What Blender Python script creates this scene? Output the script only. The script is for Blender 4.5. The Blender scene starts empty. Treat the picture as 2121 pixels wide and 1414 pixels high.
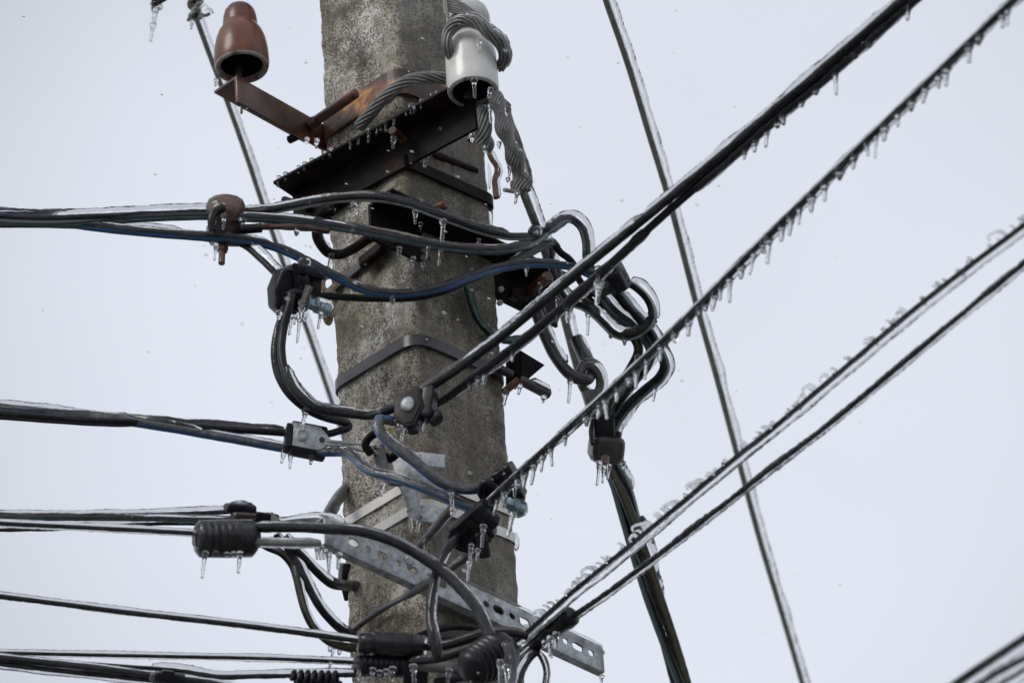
import bpy, bmesh, math, random
from mathutils import Vector, Matrix, noise
from mathutils.geometry import tessellate_polygon

random.seed(7)
SC = bpy.context.scene
COL = SC.collection

# ---------------------------------------------------------------- camera
TH = math.radians(35.0)
PHI = math.atan(-0.0735)
FPX, DIST = 11200.0, 8.0
S = FPX / DIST                       # pixels of the photograph per metre at the pole
CF = Vector((0, math.cos(TH), math.sin(TH)))
_r0 = Vector((1, 0, 0)); _u0 = Vector((0, -math.sin(TH), math.cos(TH)))
CR = _r0 * math.cos(PHI) + _u0 * math.sin(PHI)
CU = -_r0 * math.sin(PHI) + _u0 * math.cos(PHI)
TARGET = Vector((0, 0, 6.2))
CAM = TARGET - CF * DIST
cd = bpy.data.cameras.new('camera'); cam = bpy.data.objects.new('camera', cd); COL.objects.link(cam)
cam.matrix_world = Matrix(((CR.x, CU.x, -CF.x, CAM.x), (CR.y, CU.y, -CF.y, CAM.y), (CR.z, CU.z, -CF.z, CAM.z), (0, 0, 0, 1)))
cd.sensor_width = 36.0; cd.lens = 36.0 * FPX / 2121.0
cd.clip_start = 0.1; cd.clip_end = 3000
cd.dof.use_dof = True; cd.dof.focus_distance = DIST - 0.12; cd.dof.aperture_fstop = 6.3
SC.camera = cam

# ---------------------------------------------------------------- world, sun, exposure
SUN_EL, SUN_AZ = math.radians(40), math.radians(232)     # azimuth measured from +Y towards +X
w = bpy.data.worlds.new('World'); SC.world = w; w.use_nodes = True
nt = w.node_tree; N = nt.nodes; K = nt.links
N.clear()
def wn(t, **kw):
    n = N.new(t)
    for k, v in kw.items(): setattr(n, k, v)
    return n
sky = wn('ShaderNodeTexSky', sky_type='NISHITA', sun_disc=False, sun_elevation=SUN_EL, sun_rotation=SUN_AZ, air_density=1.0, dust_density=4.0, ozone_density=1.0)
hsv = wn('ShaderNodeHueSaturation'); hsv.inputs['Saturation'].default_value = 0.25; hsv.inputs['Value'].default_value = 1.0
K.new(sky.outputs[0], hsv.inputs['Color'])
tc = wn('ShaderNodeTexCoord')
# overcast: a pale cloud sheet, softly mottled, lens vignetting painted into its colour
nz = wn('ShaderNodeTexNoise'); nz.inputs['Scale'].default_value = 12.0; nz.inputs['Detail'].default_value = 3.0; nz.inputs['Roughness'].default_value = 0.45
K.new(tc.outputs['Generated'], nz.inputs['Vector'])
dotn = wn('ShaderNodeVectorMath', operation='DOT_PRODUCT')
_b = (CF * FPX + CR * 130 + CU * 20).normalized()
dotn.inputs[1].default_value = _b
K.new(tc.outputs['Generated'], dotn.inputs[0])
thin = wn('ShaderNodeMapRange', interpolation_type='SMOOTHERSTEP')  # bright centre of the sky, imitating the falloff of a lens
thin.inputs['From Min'].default_value = math.cos(math.radians(9.5)); thin.inputs['From Max'].default_value = 1.0
thin.inputs['To Min'].default_value = 0.66; thin.inputs['To Max'].default_value = 0.97
K.new(dotn.outputs['Value'], thin.inputs['Value'])
nm = wn('ShaderNodeMapRange'); nm.inputs['From Min'].default_value = 0.3; nm.inputs['From Max'].default_value = 0.7
nm.inputs['To Min'].default_value = 0.965; nm.inputs['To Max'].default_value = 1.035
K.new(nz.outputs['Fac'], nm.inputs['Value'])
mu = wn('ShaderNodeMath', operation='MULTIPLY'); K.new(thin.outputs[0], mu.inputs[0]); K.new(nm.outputs[0], mu.inputs[1])
cl = wn('ShaderNodeMix', data_type='RGBA', blend_type='MULTIPLY'); cl.inputs['Factor'].default_value = 1.0
cl.inputs[6].default_value = (7.98, 8.42, 9.46, 1)
# the rest of the sheet, overhead and behind the camera, is brighter than this patch of it
wide = wn('ShaderNodeMapRange', interpolation_type='SMOOTHSTEP')
wide.inputs['From Min'].default_value = math.cos(math.radians(12)); wide.inputs['From Max'].default_value = math.cos(math.radians(75))
wide.inputs['To Min'].default_value = 1.0; wide.inputs['To Max'].default_value = 1.35
K.new(dotn.outputs['Value'], wide.inputs['Value'])
mu2 = wn('ShaderNodeMath', operation='MULTIPLY'); K.new(mu.outputs[0], mu2.inputs[0]); K.new(wide.outputs[0], mu2.inputs[1])
K.new(mu2.outputs[0], cl.inputs[7])
mixs = wn('ShaderNodeMix', data_type='RGBA'); mixs.inputs['Factor'].default_value = 0.94
K.new(hsv.outputs[0], mixs.inputs[6]); K.new(cl.outputs[2], mixs.inputs[7])
bg = wn('ShaderNodeBackground'); bg.inputs['Strength'].default_value = 0.10
K.new(mixs.outputs[2], bg.inputs['Color'])
wo = wn('ShaderNodeOutputWorld'); K.new(bg.outputs[0], wo.inputs['Surface'])

sl = bpy.data.lights.new('sun', 'SUN'); sl.energy = 1.5; sl.angle = math.radians(25); sl.color = (1.0, 0.97, 0.93)
so = bpy.data.objects.new('sun', sl); COL.objects.link(so)
_sd = Vector((math.sin(SUN_AZ) * math.cos(SUN_EL), math.cos(SUN_AZ) * math.cos(SUN_EL), math.sin(SUN_EL)))
so.rotation_euler = (-_sd).to_track_quat('-Z', 'Y').to_euler(); so.location = (-5, -6, 14)
SC.view_settings.view_transform = 'Standard'; SC.view_settings.look = 'None'
SC.view_settings.exposure = 0.0; SC.view_settings.gamma = 1.0
SC.render.engine = 'CYCLES'
cy = SC.cycles
cy.max_bounces = 16; cy.transmission_bounces = 14; cy.glossy_bounces = 4; cy.diffuse_bounces = 3
cy.use_denoising = True
cy.caustics_reflective = False; cy.caustics_refractive = True; cy.sample_clamp_indirect = 6.0

# ---------------------------------------------------------------- pixel -> place
def ray(px, py): return CF * FPX + CR * (px - 1060.5) + CU * (707.0 - py)
def at(px, py, Y):
    d = ray(px, py); return CAM + d * ((Y - CAM.y) / d.y)
def atz(px, py, Z):
    d = ray(px, py); return CAM + d * ((Z - CAM.z) / d.z)
def proj(p):
    q = p - CAM; k = FPX / q.dot(CF)
    return 1060.5 + q.dot(CR) * k, 707.0 - q.dot(CU) * k
TOCAM = -CF
DOWN = Vector((0, 0, -1))

# pole: four faces, an edge towards the camera
PX = -0.1404
def pw(z): return 0.1285 - 0.0032 * (z - 5.753)
def pd(z): return 0.90 * pw(z)
def zfront(px, py):
    z = at(px, py, -0.108).z
    return at(px, py, -pd(z)).z

# ---------------------------------------------------------------- materials
def nodes_of(name):
    m = bpy.data.materials.new(name); m.use_nodes = True
    n = m.node_tree.nodes; l = m.node_tree.links
    return m, n, l, n['Principled BSDF']
def noise_tex(n, l, scale, detail=4, rough=0.6, stretch=None, coord='Object'):
    t = n.new('ShaderNodeTexCoord'); x = n.new('ShaderNodeTexNoise')
    x.inputs['Scale'].default_value = scale; x.inputs['Detail'].default_value = detail; x.inputs['Roughness'].default_value = rough
    if stretch:
        mp = n.new('ShaderNodeMapping'); mp.inputs['Scale'].default_value = stretch
        l.new(t.outputs[coord], mp.inputs['Vector']); l.new(mp.outputs[0], x.inputs['Vector'])
    else: l.new(t.outputs[coord], x.inputs['Vector'])
    return x
def ramp(n, l, src, stops):
    r = n.new('ShaderNodeValToRGB'); e = r.color_ramp.elements
    while len(e) > 1: e.remove(e[-1])
    for i, (p, c) in enumerate(stops):
        c = c if len(c) == 4 else (*c, 1)
        if i == 0: e[0].position = p; e[0].color = c
        else:
            q = e.new(p); q.color = c
    l.new(src, r.inputs['Fac']); return r
def bump(n, l, src, bsdf, strength, dist=0.002, normal=None):
    b = n.new('ShaderNodeBump'); b.inputs['Strength'].default_value = strength; b.inputs['Distance'].default_value = dist
    l.new(src, b.inputs['Height'])
    if normal: l.new(normal, b.inputs['Normal'])
    l.new(b.outputs[0], bsdf.inputs['Normal']); return b
def mat(name, stops, scale=60, rough=0.5, metal=0.0, bmp=0.0, bscale=None, coat=0.0, spec=0.5, stretch=None, rough2=None, bdist=0.001):
    m, n, l, b = nodes_of(name)
    x = noise_tex(n, l, scale, 5, 0.6, stretch)
    r = ramp(n, l, x.outputs['Fac'], stops); l.new(r.outputs[0], b.inputs['Base Color'])
    b.inputs['Roughness'].default_value = rough; b.inputs['Metallic'].default_value = metal
    b.inputs['Specular IOR Level'].default_value = spec
    b.inputs['Coat Weight'].default_value = coat; b.inputs['Coat Roughness'].default_value = 0.06; b.inputs['Coat IOR'].default_value = 1.31
    if rough2 is not None:
        mr = n.new('ShaderNodeMapRange'); mr.inputs['From Min'].default_value = .3; mr.inputs['From Max'].default_value = .7
        mr.inputs['To Min'].default_value = rough; mr.inputs['To Max'].default_value = rough2
        l.new(x.outputs['Fac'], mr.inputs['Value']); l.new(mr.outputs[0], b.inputs['Roughness'])
    if bmp:
        y = noise_tex(n, l, bscale or scale * 2, 4, 0.6, stretch); bump(n, l, y.outputs['Fac'], b, bmp, bdist)
    return m

M = {}
M['cable'] = mat('black_cable_sheath', [(0.3, (0.007, 0.007, 0.009)), (0.62, (0.016, 0.016, 0.021)), (0.74, (0.032, 0.032, 0.038))], 60, 0.38, bmp=0.45, bscale=180, coat=0.0, spec=0.22)
M['stripe_light'] = mat('pale_stripe', [(0.3, (0.27, 0.32, 0.32)), (0.7, (0.40, 0.45, 0.45))], 90, 0.35, coat=0.6)
M['stripe_teal'] = mat('teal_stripe', [(0.3, (0.05, 0.11, 0.115)), (0.7, (0.10, 0.17, 0.18))], 90, 0.35, coat=0.6)
M['stripe_green'] = mat('green_stripe', [(0.3, (0.01, 0.09, 0.065)), (0.7, (0.02, 0.14, 0.10))], 90, 0.35, coat=0.6)
M['stripe_blue'] = mat('blue_stripe', [(0.3, (0.006, 0.055, 0.16)), (0.7, (0.012, 0.095, 0.25))], 90, 0.35, coat=0.6)
M['stripe_olive'] = mat('olive_stripe', [(0.3, (0.07, 0.07, 0.02)), (0.7, (0.12, 0.11, 0.04))], 90, 0.35, coat=0.6)
M['grey_cable'] = mat('grey_cable_sheath', [(0.3, (0.045, 0.045, 0.05)), (0.7, (0.09, 0.09, 0.095))], 90, 0.4, bmp=0.3, bscale=300, coat=0.5)
M['frosted_cable'] = mat('rime_greyed_sheath', [(0.32, (0.030, 0.032, 0.038)), (0.5, (0.075, 0.078, 0.086)), (0.68, (0.15, 0.155, 0.165))], 85, 0.4, bmp=0.4, bscale=260, coat=0.3, stretch=(1, 1, 1))
M['plastic'] = mat('black_moulded_plastic', [(0.3, (0.005, 0.005, 0.007)), (0.58, (0.012, 0.012, 0.016)), (0.70, (0.034, 0.034, 0.040)), (0.78, (0.014, 0.014, 0.018))], 48, 0.34, bmp=0.5, bscale=120, coat=0.15, spec=0.25)
M['plastic_brown'] = mat('weathered_brown_plastic', [(0.35, (0.016, 0.011, 0.010)), (0.65, (0.055, 0.030, 0.022))], 40, 0.4, bmp=0.3, bscale=150, coat=0.8)
M['tan'] = mat('faded_tan_plastic', [(0.35, (0.016, 0.014, 0.010)), (0.65, (0.042, 0.037, 0.027))], 45, 0.5, bmp=0.3, bscale=150, coat=0.05, spec=0.2)
M['cap'] = mat('rust_brown_cap', [(0.35, (0.05, 0.025, 0.016)), (0.6, (0.16, 0.075, 0.04)), (0.75, (0.10, 0.05, 0.03))], 30, 0.4, bmp=0.3, bscale=120, coat=0.8)
M['rust_dark'] = mat('dark_rusted_steel', [(0.30, (0.005, 0.004, 0.004)), (0.54, (0.009, 0.007, 0.007)), (0.66, (0.030, 0.013, 0.010)), (0.74, (0.012, 0.008, 0.007))], 22, 0.5, bmp=0.6, bscale=130, coat=0.0, bdist=0.0015, spec=0.10)
M['rust_red'] = mat('red_brown_rusted_steel', [(0.30, (0.022, 0.010, 0.008)), (0.5, (0.075, 0.028, 0.019)), (0.62, (0.15, 0.055, 0.024)), (0.74, (0.05, 0.02, 0.015))], 26, 0.36, bmp=0.5, bscale=150, coat=0.5, bdist=0.0015)
M['rust_orange'] = mat('orange_flaking_rust', [(0.34, (0.020, 0.012, 0.012)), (0.50, (0.060, 0.022, 0.016)), (0.57, (0.20, 0.08, 0.024)), (0.61, (0.46, 0.22, 0.05)), (0.68, (0.40, 0.18, 0.04)), (0.74, (0.08, 0.03, 0.018))], 13, 0.55, bmp=0.6, bscale=110, coat=0.2, bdist=0.002)
M['steel_dark'] = mat('dark_wet_steel_band', [(0.3, (0.018, 0.018, 0.021)), (0.7, (0.050, 0.047, 0.05))], 35, 0.35, bmp=0.35, bscale=200, coat=0.4)
M['galv'] = mat('galvanised_steel', [(0.35, (0.32, 0.35, 0.36)), (0.5, (0.44, 0.475, 0.485)), (0.65, (0.53, 0.56, 0.565))], 75, 0.38, metal=0.12, bmp=0.2, bscale=260, rough2=0.55)
def spangle(m):
    n, l = m.node_tree.nodes, m.node_tree.links; b = n['Principled BSDF']
    t = n.new('ShaderNodeTexCoord'); v = n.new('ShaderNodeTexVoronoi'); v.inputs['Scale'].default_value = 190; l.new(t.outputs['Object'], v.inputs['Vector'])
    r = ramp(n, l, v.outputs['Color'], [(0.1, (0.78, 0.78, 0.78)), (0.9, (1.12, 1.12, 1.12))])
    x = n.new('ShaderNodeMix'); x.data_type = 'RGBA'; x.blend_type = 'MULTIPLY'; x.inputs['Factor'].default_value = 1.0
    src = b.inputs['Base Color'].links[0].from_socket
    w_ = noise_tex(n, l, 32, 6, 0.7); g_ = ramp(n, l, w_.outputs['Fac'], [(0.36, (0.52, 0.50, 0.47)), (0.5, (1, 1, 1)), (0.7, (1.08, 1.08, 1.08))])
    y = n.new('ShaderNodeMix'); y.data_type = 'RGBA'; y.blend_type = 'MULTIPLY'; y.inputs['Factor'].default_value = 1.0
    l.new(src, x.inputs[6]); l.new(r.outputs[0], x.inputs[7]); l.new(x.outputs[2], y.inputs[6]); l.new(g_.outputs[0], y.inputs[7]); l.new(y.outputs[2], b.inputs['Base Color'])
spangle(M['galv'])
M['galv_dull'] = mat('dull_grey_steel', [(0.35, (0.085, 0.085, 0.08)), (0.65, (0.18, 0.18, 0.17))], 45, 0.42, metal=0.3, bmp=0.35, bscale=200, coat=0.3)
M['zinc'] = mat('bluish_zinc_bolt', [(0.35, (0.17, 0.26, 0.32)), (0.65, (0.32, 0.42, 0.48))], 70, 0.32, metal=0.3, bmp=0.2, bscale=200)
M['alu'] = mat('weathered_aluminium_strand', [(0.3, (0.15, 0.15, 0.142)), (0.7, (0.32, 0.315, 0.30))], 70, 0.42, metal=0.2, bmp=0.25, bscale=300)
M['alu_dark'] = mat('dark_greenish_strand', [(0.3, (0.19, 0.195, 0.175)), (0.7, (0.36, 0.365, 0.335))], 60, 0.45, metal=0.1, bmp=0.3, bscale=300)
M['strap'] = mat('cream_painted_strap', [(0.35, (0.66, 0.63, 0.58)), (0.65, (0.80, 0.78, 0.74))], 26, 0.42, bmp=0.15, bscale=160, coat=0.3)
M['porcelain_brown'] = mat('brown_glazed_porcelain', [(0.30, (0.045, 0.017, 0.008)), (0.42, (0.105, 0.036, 0.016)), (0.55, (0.15, 0.055, 0.028)), (0.64, (0.17, 0.060, 0.015)), (0.74, (0.06, 0.022, 0.009))], 24, 0.34, bmp=0.35, bscale=110, coat=0.25, spec=0.35, stretch=(1, 1, .5))
M['porcelain_white'] = mat('white_glazed_porcelain', [(0.30, (0.40, 0.38, 0.32)), (0.42, (0.62, 0.61, 0.565)), (0.65, (0.70, 0.70, 0.665))], 17, 0.33, bmp=0.15, bscale=90, coat=0.4)
M['porcelain_raw'] = mat('unglazed_pale_porcelain', [(0.34, (0.10, 0.09, 0.07)), (0.46, (0.36, 0.34, 0.30)), (0.65, (0.50, 0.48, 0.44))], 60, 0.7, bmp=0.3, bscale=150)
M['bell_dark'] = mat('dark_bell_inside', [(0.3, (0.006, 0.006, 0.008)), (0.7, (0.018, 0.018, 0.02))], 40, 0.4)
M['cord'] = mat('beige_weathered_cord', [(0.3, (0.24, 0.18, 0.12)), (0.7, (0.42, 0.34, 0.24))], 120, 0.8, bmp=0.6, bscale=400)
M['twig'] = mat('rusty_orange_strip', [(0.35, (0.10, 0.045, 0.02)), (0.65, (0.30, 0.16, 0.08))], 60, 0.6, bmp=0.4, bscale=200)
M['snow'] = mat('wet_snow', [(0.3, (0.78, 0.80, 0.82)), (0.7, (0.86, 0.87, 0.88))], 20, 0.8)
M['ground'] = mat('slushy_winter_ground', [(0.35, (0.05, 0.045, 0.035)), (0.5, (0.13, 0.125, 0.115)), (0.66, (0.45, 0.46, 0.48))], 0.9, 0.75, bmp=0.5, bscale=6, bdist=0.03)

def ice_material(name, rough, bs, scale, milk):
    m, n, l, b = nodes_of(name)
    b.inputs['Base Color'].default_value = (0.985, 0.99, 0.995, 1)
    b.inputs['Transmission Weight'].default_value = 1.0; b.inputs['IOR'].default_value = 1.31; b.inputs['Roughness'].default_value = rough
    x = noise_tex(n, l, scale, 3, 0.6); bp = bump(n, l, x.outputs['Fac'], b, bs, 0.0012)
    tr = n.new('ShaderNodeBsdfTranslucent'); tr.inputs['Color'].default_value = (0.93, 0.95, 0.97, 1)
    df = n.new('ShaderNodeBsdfDiffuse'); df.inputs['Color'].default_value = (0.93, 0.95, 0.97, 1)
    ad = n.new('ShaderNodeMixShader'); ad.inputs[0].default_value = 0.5; l.new(tr.outputs[0], ad.inputs[1]); l.new(df.outputs[0], ad.inputs[2])
    mk = noise_tex(n, l, 75, 5, 0.7)
    mr = n.new('ShaderNodeMapRange'); mr.inputs['From Min'].default_value = .52; mr.inputs['From Max'].default_value = .70; mr.inputs['To Min'].default_value = milk * .12; mr.inputs['To Max'].default_value = milk
    l.new(mk.outputs['Fac'], mr.inputs['Value'])
    mx = n.new('ShaderNodeMixShader'); l.new(mr.outputs[0], mx.inputs[0]); l.new(b.outputs[0], mx.inputs[1]); l.new(ad.outputs[0], mx.inputs[2])
    l.new(mx.outputs[0], n['Material Output'].inputs['Surface'])
    return m
M['ice'] = ice_material('clear_glaze_ice', 0.02, 0.45, 130, 0.10)
M['icicle'] = ice_material('icicle_ice', 0.03, 0.3, 190, 0.22)

# concrete: pale left side, right side darkened for damp and painted shade, specks of lichen, runs of moss
def concrete():
    m, n, l, b = nodes_of('lichen_specked_concrete')
    t = n.new('ShaderNodeTexCoord')
    base = noise_tex(n, l, 9, 8, 0.62)
    rb = ramp(n, l, base.outputs['Fac'], [(0.30, (0.20, 0.178, 0.135)), (0.43, (0.42, 0.39, 0.33)), (0.54, (0.60, 0.58, 0.54)), (0.68, (0.72, 0.71, 0.685))])
    # right side darker: damp tone with the shade away from the sun painted in
    sep = n.new('ShaderNodeSeparateXYZ'); l.new(t.outputs['Object'], sep.inputs[0])
    wob = noise_tex(n, l, 14, 5, 0.7)
    ad = n.new('ShaderNodeMath'); ad.operation = 'MULTIPLY_ADD'; ad.inputs[1].default_value = 0.030; ad.inputs[2].default_value = -0.015
    l.new(wob.outputs['Fac'], ad.inputs[0])
    sm = n.new('ShaderNodeMath'); sm.operation = 'ADD'; l.new(sep.outputs['X'], sm.inputs[0]); l.new(ad.outputs[0], sm.inputs[1])
    damp_shade = n.new('ShaderNodeMapRange'); damp_shade.interpolation_type = 'SMOOTHSTEP'
    damp_shade.inputs['From Min'].default_value = -0.008; damp_shade.inputs['From Max'].default_value = 0.010
    l.new(sm.outputs[0], damp_shade.inputs['Value'])
    streak = noise_tex(n, l, 26, 6, 0.65, (1, 1, 0.28))
    rw = ramp(n, l, streak.outputs['Fac'], [(0.28, (0.110, 0.095, 0.068)), (0.5, (0.255, 0.230, 0.182)), (0.66, (0.385, 0.365, 0.325)), (0.78, (0.55, 0.54, 0.52))])
    mx = n.new('ShaderNodeMix'); mx.data_type = 'RGBA'
    l.new(damp_shade.outputs[0], mx.inputs['Factor']); l.new(rb.outputs[0], mx.inputs[6]); l.new(rw.outputs[0], mx.inputs[7])
    big = noise_tex(n, l, 4.2, 4, 0.6); bgr = ramp(n, l, big.outputs['Fac'], [(0.36, (0.50, 0.465, 0.39)), (0.5, (0.95, 0.94, 0.90)), (0.62, (1.12, 1.12, 1.12))])
    mb = n.new('ShaderNodeMix'); mb.data_type = 'RGBA'; mb.blend_type = 'MULTIPLY'; mb.inputs['Factor'].default_value = 1.0
    l.new(mx.outputs[2], mb.inputs[6]); l.new(bgr.outputs[0], mb.inputs[7])
    gm = noise_tex(n, l, 19, 7, 0.72); gk = n.new('ShaderNodeMapRange'); gk.inputs['From Min'].default_value = 0.54; gk.inputs['From Max'].default_value = 0.64; gk.inputs['To Max'].default_value = 0.72
    l.new(gm.outputs['Fac'], gk.inputs['Value'])
    mx = n.new('ShaderNodeMix'); mx.data_type = 'RGBA'; mx.inputs[7].default_value = (0.085, 0.073, 0.036, 1)
    l.new(gk.outputs[0], mx.inputs['Factor']); l.new(mb.outputs[2], mx.inputs[6])
    md = noise_tex(n, l, 62, 6, 0.72); mdr = ramp(n, l, md.outputs['Fac'], [(0.34, (0.38, 0.35, 0.29)), (0.47, (0.88, 0.86, 0.82)), (0.60, (1.10, 1.10, 1.09)), (0.72, (1.22, 1.22, 1.22))])
    mc = n.new('ShaderNodeMix'); mc.data_type = 'RGBA'; mc.blend_type = 'MULTIPLY'; mc.inputs['Factor'].default_value = 0.85
    l.new(mx.outputs[2], mc.inputs[6]); l.new(mdr.outputs[0], mc.inputs[7]); mx = mc
    # lichen specks, clustered
    sp = noise_tex(n, l, 330, 4, 0.65); clus = noise_tex(n, l, 11, 6, 0.68)
    mm = n.new('ShaderNodeMath'); mm.operation = 'MULTIPLY_ADD'; mm.inputs[1].default_value = 0.66
    l.new(clus.outputs['Fac'], mm.inputs[0]); l.new(sp.outputs['Fac'], mm.inputs[2])
    spk = n.new('ShaderNodeMapRange'); spk.inputs['From Min'].default_value = 0.81; spk.inputs['From Max'].default_value = 0.90
    l.new(mm.outputs[0], spk.inputs['Value'])
    # corners carry a rough dark crust
    ab = n.new('ShaderNodeMath'); ab.operation = 'MULTIPLY_ADD'; ab.inputs[1].default_value = -1.0; ab.inputs[2].default_value = -0.094
    l.new(sep.outputs['X'], ab.inputs[0])
    cw = noise_tex(n, l, 24, 5, 0.7)
    a2 = n.new('ShaderNodeMath'); a2.operation = 'MULTIPLY_ADD'; a2.inputs[1].default_value = 0.10; l.new(cw.outputs['Fac'], a2.inputs[0])
    l.new(ab.outputs[0], a2.inputs[2])
    crust = n.new('ShaderNodeMapRange'); crust.inputs['From Min'].default_value = 0.035; crust.inputs['From Max'].default_value = 0.062
    l.new(a2.outputs[0], crust.inputs['Value'])
    # a second, thinner crust along the front edge
    fe = n.new('ShaderNodeMath'); fe.operation = 'ADD'; fe.inputs[1].default_value = 0.016; l.new(sep.outputs['X'], fe.inputs[0])
    fa = n.new('ShaderNodeMath'); fa.operation = 'ABSOLUTE'; l.new(fe.outputs[0], fa.inputs[0])
    fc = n.new('ShaderNodeMath'); fc.operation = 'MULTIPLY_ADD'; fc.inputs[1].default_value = 0.085; l.new(cw.outputs['Fac'], fc.inputs[0])
    fn = n.new('ShaderNodeMath'); fn.operation = 'MULTIPLY'; fn.inputs[1].default_value = -1.0; l.new(fa.outputs[0], fn.inputs[0]); l.new(fn.outputs[0], fc.inputs[2])
    fm = n.new('ShaderNodeMapRange'); fm.inputs['From Min'].default_value = 0.030; fm.inputs['From Max'].default_value = 0.052; fm.inputs['To Max'].default_value = 0.8
    l.new(fc.outputs[0], fm.inputs['Value'])
    cmx = n.new('ShaderNodeMath'); cmx.operation = 'MAXIMUM'; l.new(crust.outputs[0], cmx.inputs[0]); l.new(fm.outputs[0], cmx.inputs[1])
    # broken up by the speckle so it reads as grains, not a film
    spk2 = n.new('ShaderNodeMapRange'); spk2.inputs['From Min'].default_value = 0.40; spk2.inputs['From Max'].default_value = 0.56
    l.new(sp.outputs['Fac'], spk2.inputs['Value'])
    crust = n.new('ShaderNodeMath'); crust.operation = 'MULTIPLY'; l.new(cmx.outputs[0], crust.inputs[0]); l.new(spk2.outputs[0], crust.inputs[1])
    crm = n.new('ShaderNodeMath'); crm.operation = 'MULTIPLY'; crm.inputs[1].default_value = 0.75; l.new(crust.outputs[0], crm.inputs[0])
    spm = n.new('ShaderNodeMath'); spm.operation = 'MULTIPLY'; spm.inputs[1].default_value = 0.9; l.new(spk.outputs[0], spm.inputs[0])
    mxx = n.new('ShaderNodeMath'); mxx.operation = 'MAXIMUM'; l.new(crm.outputs[0], mxx.inputs[0]); l.new(spm.outputs[0], mxx.inputs[1])
    lc = noise_tex(n, l, 60, 4, 0.6)
    rl = ramp(n, l, lc.outputs['Fac'], [(0.35, (0.020, 0.017, 0.013)), (0.55, (0.055, 0.042, 0.024)), (0.68, (0.115, 0.088, 0.04))])
    m2 = n.new('ShaderNodeMix'); m2.data_type = 'RGBA'
    l.new(mxx.outputs[0], m2.inputs['Factor']); l.new(mx.outputs[2], m2.inputs[6]); l.new(rl.outputs[0], m2.inputs[7])
    # a few yellow lichen dots
    ye = noise_tex(n, l, 36, 2, 0.5)
    ym = n.new('ShaderNodeMapRange'); ym.inputs['From Min'].default_value = 0.735; ym.inputs['From Max'].default_value = 0.775
    l.new(ye.outputs['Fac'], ym.inputs['Value'])
    m3 = n.new('ShaderNodeMix'); m3.data_type = 'RGBA'; m3.inputs[7].default_value = (0.20, 0.145, 0.012, 1)
    l.new(ym.outputs[0], m3.inputs['Factor']); l.new(m2.outputs[2], m3.inputs[6])
    # pale mineral runs
    rn = noise_tex(n, l, 17, 5, 0.6, (1, 1, 0.16))
    rm = n.new('ShaderNodeMapRange'); rm.inputs['From Min'].default_value = 0.62; rm.inputs['From Max'].default_value = 0.74; rm.inputs['To Max'].default_value = 0.5
    l.new(rn.outputs['Fac'], rm.inputs['Value'])
    m4 = n.new('ShaderNodeMix'); m4.data_type = 'RGBA'; m4.inputs[7].default_value = (0.30, 0.30, 0.30, 1)
    l.new(rm.outputs[0], m4.inputs['Factor']); l.new(m3.outputs[2], m4.inputs[6])
    # dark damp runs and rust stains drawn down from the ironwork, moss in the damp hollows
    dr = noise_tex(n, l, 34, 5, 0.65, (1, 1, 0.09))
    dm = n.new('ShaderNodeMapRange'); dm.inputs['From Min'].default_value = 0.53; dm.inputs['From Max'].default_value = 0.68; dm.inputs['To Max'].default_value = 0.62
    l.new(dr.outputs['Fac'], dm.inputs['Value'])
    m5 = n.new('ShaderNodeMix'); m5.data_type = 'RGBA'; m5.inputs[7].default_value = (0.055, 0.048, 0.037, 1)
    l.new(dm.outputs[0], m5.inputs['Factor']); l.new(m4.outputs[2], m5.inputs[6])
    last = m5
    for z1, z0, colr in ((0.42, 0.20, (0.060, 0.040, 0.020, 1)), (0.20, 0.02, (0.045, 0.042, 0.022, 1)), (0.03, -0.12, (0.06, 0.050, 0.028, 1)), (-0.36, -0.46, (0.06, 0.052, 0.034, 1))):
        zm = n.new('ShaderNodeMapRange'); zm.inputs['From Min'].default_value = z0; zm.inputs['From Max'].default_value = z1
        l.new(sep.outputs['Z'], zm.inputs['Value'])
        tri = n.new('ShaderNodeMath'); tri.operation = 'LESS_THAN'; tri.inputs[1].default_value = z1 + 0.02; l.new(sep.outputs['Z'], tri.inputs[0])
        st_ = noise_tex(n, l, 21, 6, 0.7, (1, 1, 0.35))
        sm_ = n.new('ShaderNodeMapRange'); sm_.inputs['From Min'].default_value = 0.42; sm_.inputs['From Max'].default_value = 0.66; l.new(st_.outputs['Fac'], sm_.inputs['Value'])
        p1 = n.new('ShaderNodeMath'); p1.operation = 'MULTIPLY'; l.new(zm.outputs[0], p1.inputs[0]); l.new(tri.outputs[0], p1.inputs[1])
        p2 = n.new('ShaderNodeMath'); p2.operation = 'MULTIPLY'; l.new(p1.outputs[0], p2.inputs[0]); l.new(sm_.outputs[0], p2.inputs[1])
        p3 = n.new('ShaderNodeMath'); p3.operation = 'MULTIPLY'; p3.inputs[1].default_value = 0.8; l.new(p2.outputs[0], p3.inputs[0])
        q_ = n.new('ShaderNodeMix'); q_.data_type = 'RGBA'; q_.inputs[7].default_value = colr
        l.new(p3.outputs[0], q_.inputs['Factor']); l.new(last.outputs[2], q_.inputs[6]); last = q_
    l.new(last.outputs[2], b.inputs['Base Color'])
    rr = n.new('ShaderNodeMapRange'); rr.inputs['To Min'].default_value = 0.72; rr.inputs['To Max'].default_value = 0.40
    l.new(damp_shade.outputs[0], rr.inputs['Value']); l.new(rr.outputs[0], b.inputs['Roughness'])
    bn = noise_tex(n, l, 150, 8, 0.75)
    b0 = n.new('ShaderNodeBump'); b0.inputs['Strength'].default_value = 0.75; b0.inputs['Distance'].default_value = 0.004; l.new(md.outputs['Fac'], b0.inputs['Height'])
    b1 = bump(n, l, bn.outputs['Fac'], b, 0.6, 0.003, b0.outputs[0])
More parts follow.
